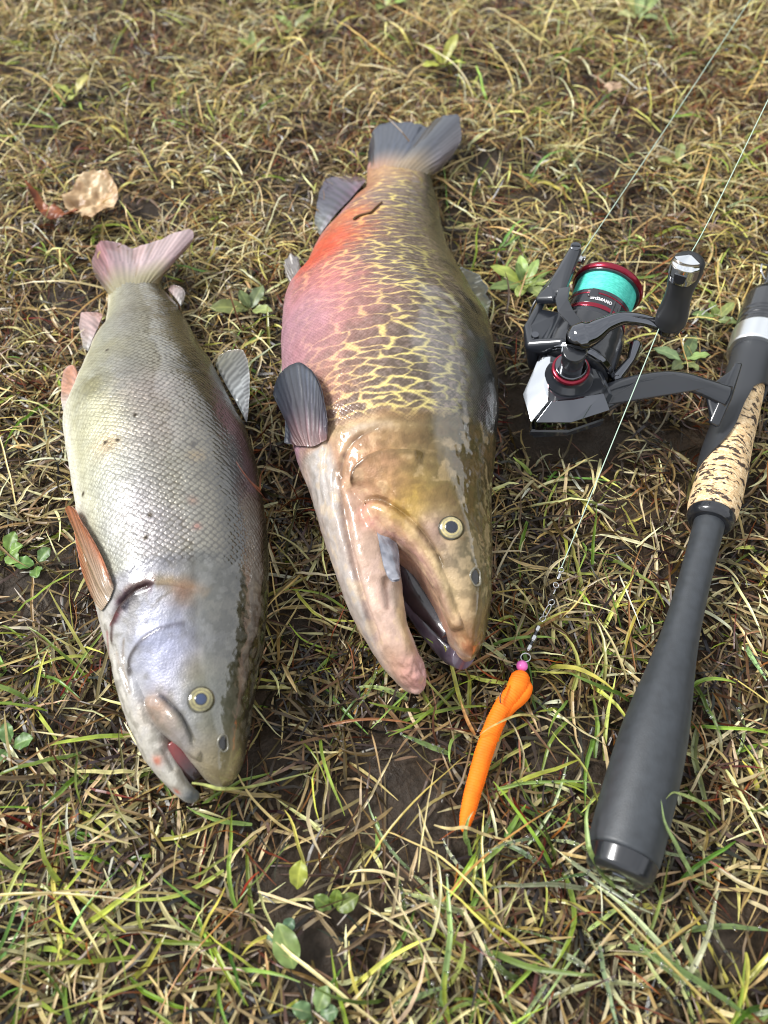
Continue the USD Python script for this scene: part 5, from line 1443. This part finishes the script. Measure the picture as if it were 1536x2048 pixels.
def build_grass():
    r = np.random.default_rng(5)
    U = r.uniform
    clump = lambda x, y, sc, seed, lo, k: np.clip((nz(x, y, sc, seed) - lo) * k, 0, 1)
    # 1: flattened dead mat, close to the mud
    a = scatter(r, 105000, lambda x, y: mud_k(x, y) * (.08 + clump(x, y, 24, 3, .30, 3.2)))
    n = len(a)
    c = pick(r, n, [(112, 94, 62), (74, 60, 42), (146, 126, 86), (52, 43, 32), (178, 158, 114), (88, 68, 44), (40, 33, 26), (124, 106, 74)])
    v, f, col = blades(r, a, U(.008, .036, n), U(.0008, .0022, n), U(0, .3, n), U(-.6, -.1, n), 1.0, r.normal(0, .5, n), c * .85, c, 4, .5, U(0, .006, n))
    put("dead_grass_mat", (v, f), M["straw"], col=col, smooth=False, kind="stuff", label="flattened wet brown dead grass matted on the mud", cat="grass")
    # 2: golden curly grass, mostly towards the far side
    a = scatter(r, 78000, lambda x, y: mud_k(x, y) * far_k(y, .20, .55) * (.06 + clump(x, y, 15, 8, .36, 3.4)))
    n = len(a)
    c = pick(r, n, [(236, 208, 140), (212, 184, 118), (242, 222, 164), (186, 160, 104), (220, 206, 128), (150, 122, 78), (244, 230, 184), (124, 98, 60)])
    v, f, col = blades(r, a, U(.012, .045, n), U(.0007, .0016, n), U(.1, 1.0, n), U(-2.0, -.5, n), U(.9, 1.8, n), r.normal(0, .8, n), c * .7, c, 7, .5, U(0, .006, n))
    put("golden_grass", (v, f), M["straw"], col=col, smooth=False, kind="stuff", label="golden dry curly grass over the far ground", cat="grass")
    # 3: red-brown short stems
    a = scatter(r, 42000, lambda x, y: mud_k(x, y) * np.clip((nz(x, y, 14, 21) - .44) * 6, 0.05, 1) * (.35 + .4 * far_k(y, .1, .4)))
    n = len(a)
    c = pick(r, n, [(104, 58, 30), (88, 46, 28), (128, 76, 40), (72, 42, 28), (112, 50, 36), (142, 92, 48)])
    v, f, col = blades(r, a, U(.008, .032, n), U(.0006, .0013, n), U(.1, 1.2, n), U(-1.2, .2, n), 1.2, r.normal(0, .6, n), c * .8, c * 1.05, 5, .5, U(0, .005, n))
    put("rusty_grass_stems", (v, f), M["straw"], col=col, smooth=False, kind="stuff", label="short rusty brown grass stems in tufts", cat="grass")
    # 4: straw blades lying criss-cross, nearer ground
    a = scatter(r, 46000, lambda x, y: mud_k(x, y) * (.08 + .9 * near_k(y, .2, .6)) * (.10 + clump(x, y, 26, 31, .34, 2.6)))
    n = len(a)
    c = pick(r, n, [(226, 210, 160), (192, 170, 122), (232, 220, 176), (156, 134, 92), (212, 194, 150), (112, 92, 62), (232, 220, 154), (84, 66, 46)])
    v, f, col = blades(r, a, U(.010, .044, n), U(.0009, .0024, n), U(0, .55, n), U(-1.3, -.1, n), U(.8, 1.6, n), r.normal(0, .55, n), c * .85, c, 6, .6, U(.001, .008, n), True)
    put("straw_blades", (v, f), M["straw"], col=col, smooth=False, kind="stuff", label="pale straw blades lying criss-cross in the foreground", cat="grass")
    # 5: dark wet litter in the middle ground, right of the big fish
    a = scatter(r, 26000, lambda x, y: mud_k(x, y) * np.exp(-(((x - .10) / .16) ** 2 + ((y - .30) / .13) ** 2)) * .9)
    n = len(a)
    c = pick(r, n, [(62, 46, 30), (84, 60, 38), (46, 36, 27), (112, 88, 58), (84, 46, 28), (146, 122, 84)])
    v, f, col = blades(r, a, U(.008, .034, n), U(.0007, .0017, n), U(0, .7, n), U(-1.1, -.1, n), 1.0, r.normal(0, .9, n), c * .85, c, 6, .5, U(0, .008, n))
    put("dark_grass_litter", (v, f), M["straw"], col=col, smooth=False, kind="stuff", label="dark wet grass litter right of the open mouth", cat="grass")
    # 6: green blades
    a = scatter(r, 34000, lambda x, y: mud_k(x, y) * np.clip((nz(x, y, 17, 41) - .42) * 5, .03, 1) * (.12 + .30 * near_k(y, .10, .36)) * (1 + .5 * right_k(x, y) * near_k(y, .1, .3)))
    n = len(a)
    c = pick(r, n, [(116, 140, 60), (138, 154, 70), (92, 120, 52), (166, 170, 88), (182, 180, 100), (118, 148, 78)])
    tip = np.clip(c * U(.95, 1.25, (n, 1)) + U(0, 1, (n, 1)) * np.array([34, 20, 4]), 0, 255)
    v, f, col = blades(r, a, U(.014, .056, n), U(.0010, .0027, n), U(.05, .9, n), U(-1.5, -.2, n), U(.8, 1.6, n), r.normal(0, .45, n), c, tip, 7, .5, U(0, .006, n), True)
    put("green_grass", (v, f), M["grass"], col=col, smooth=False, kind="stuff", label="fresh green grass blades among the dead ones", cat="grass")
    # 7: frosted pale green blades at the near right
    a = scatter(r, 14000, lambda x, y: (.3 + .7 * mud_k(x, y)) * right_k(x, y) * near_k(y, .05, .20) * np.clip((nz(x, y, 24, 51) - .36) * 4, 0, 1) * .75)
    n = len(a)
    c = pick(r, n, [(160, 178, 126), (178, 190, 144), (140, 164, 100), (192, 196, 136), (198, 204, 166)])
    v, f, col = blades(r, a, U(.02, .062, n), U(.0014, .0032, n), U(.1, .8, n), U(-1.4, -.3, n), U(.8, 1.4, n), r.normal(0, .4, n), c * .9, c, 8, .45, U(.001, .008, n), True)
    put("dewy_grass", (v, f), M["grass"], col=col, smooth=False, kind="stuff", label="pale dew-covered grass blades around the rod's butt", cat="grass")
    dew = v[r.integers(0, len(v), 6500)]
    # 8: long pale stalks on top
    a = scatter(r, 2000, lambda x, y: mud_k(x, y) * (.25 + .5 * nz(x, y, 8, 61)))
    n = len(a)
    c = pick(r, n, [(214, 192, 130), (230, 212, 158), (196, 166, 104), (150, 112, 66)])
    v, f, col = blades(r, a, U(.045, .12, n), U(.0009, .0020, n), U(.1, .6, n), U(-1.0, -.3, n), U(.7, 1.2, n), r.normal(0, .4, n), c, c * .95, 10, .4, U(.003, .010, n), True, wob=.14)
    put("long_straw", (v, f), M["straw"], col=col, smooth=False, kind="stuff", label="long pale straw stalks over the other grass", cat="grass")
    return dew


DEW = build_grass()


def build_dew():
    r = np.random.default_rng(77)
    pi = UsdGeom.PointInstancer.Define(stage, numbered("/World", "dew_drops"))
    tag(pi.GetPrim(), "tiny clear dew drops on the pale grass blades", "dew", None, "stuff")
    w = trimesh.creation.icosphere(1, 1.0)
    mat = usdkit.material(stage, L + "dew_water", {"p": ("principled_bsdf", {"base_color": (1, 1, 1), "roughness": 0.0, "ior": 1.33, "transmission_weight": 1.0})}, surface="p.BSDF")
    usdkit.mesh(stage, str(pi.GetPath()) + "/drop", w, mat, smooth=True)
    pi.CreatePrototypesRel().AddTarget(str(pi.GetPath()) + "/drop")
    n = len(DEW)
    rad = r.uniform(.00025, .0007, n)
    p = DEW + np.stack([0 * rad, 0 * rad, rad * .8], 1)
    pi.CreatePositionsAttr(Vt.Vec3fArray.FromNumpy(p.astype(np.float32)))
    pi.CreateScalesAttr(Vt.Vec3fArray.FromNumpy(np.repeat(rad[:, None], 3, 1).astype(np.float32)))
    pi.CreateProtoIndicesAttr(Vt.IntArray.FromNumpy(np.zeros(n, np.int32)))


build_dew()


def build_stray():
    """Single blades and stems that lie over the worm, the rod's butt and the fish."""
    r = np.random.default_rng(3)
    S = SILVER.above([(467, 930), (488, 962), (512, 990)], .003, .05)
    T = SILVER.above([(384, 1566), (410, 1570), (440, 1578)], .004, .03)
    G = [([at(868, 1650, .004), at(905, 1658, .010), at(931, 1655, .0165), at(965, 1668, .010), at(1040, 1690, .005), at(1098, 1712, .003)], .0016, (206, 186, 132)),
         ([at(936, 1690, .003), at(930, 1668, .010), at(936, 1640, .0150), at(948, 1622, .0166)], .0022, (138, 160, 92)),
         ([at(1230, 1775, .006), at(1200, 1740, .016), at(1176, 1690, .030), at(1172, 1640, .030), at(1188, 1590, .030)], .0028, (146, 168, 96)),
         ([at(1390, 1760, .004), at(1352, 1690, .024), at(1326, 1630, .034), at(1322, 1600, .036)], .0024, (150, 172, 110)),
         ([at(1440, 1640, .004), at(1390, 1600, .020), at(1350, 1585, .030), at(1332, 1598, .034)], .0022, (164, 178, 112)),
         ([at(1120, 1705, .004), at(1170, 1716, .012), at(1215, 1722, .020)], .0016, (196, 170, 112)),
         ([*T, at(500, 1574, .012), at(560, 1560, .006), at(640, 1540, .004)], .0016, (180, 186, 110)),
         ([*S, at(545, 1015, .030), at(590, 1040, .010)], .0010, (98, 50, 28)),
         ([S[1], at(520, 980, .05), at(522, 950, .04), at(540, 930, .02)], .0009, (122, 70, 36)),
         ([at(560, 1270, .004), at(540, 1250, .018), at(525, 1235, .030)], .0014, (150, 128, 84)),
         ([at(940, 1360, .004), at(918, 1330, .012), at(905, 1345, .006), at(880, 1390, .003)], .0012, (140, 112, 70)),
         ([at(950, 1470, .003), at(930, 1430, .010), at(920, 1395, .014)], .0020, (196, 150, 92)),
         ([at(1078, 1440, .004), at(1040, 1430, .016), at(985, 1452, .019), at(950, 1480, .010)], .0013, (190, 178, 110))]
    vs, fs, cs = [], [], []
    for p, w, c in G:
        q = resample(np.array(p), 26)
        t = np.linspace(0, 1, 26)
        tn, a, b = frames(q)
        view = np.array([0, 0, CAM_H]) - q
        sd = np.cross(tn, [0, 0, 1.0])
        sd /= np.linalg.norm(sd, axis=1, keepdims=True) + 1e-9
        ww = w * .5 * np.clip(1 - t ** 3, .06, 1) * np.clip(.5 + 3 * t, 0, 1)
        up = np.cross(sd, tn)
        g = np.stack([q + sd * (k * ww)[:, None] + up * (abs(k) * .4 * ww)[:, None] for k in (-1, 0, 1)], 1).reshape(-1, 3)
        vs.append((g, quads(26, 3)))
        cs.append(np.repeat(np.array(c)[None] * (.85 + .3 * r.random((26, 1))), 3, 0))
    v, f = join(vs)
    put("stray_grass", (v, f), M["grass"], col=lin(np.clip(np.vstack(cs), 0, 255)), smooth=False, kind="stuff", label="single grass blades lying over the worm, the rod's butt and the fish", cat="grass")


build_stray()
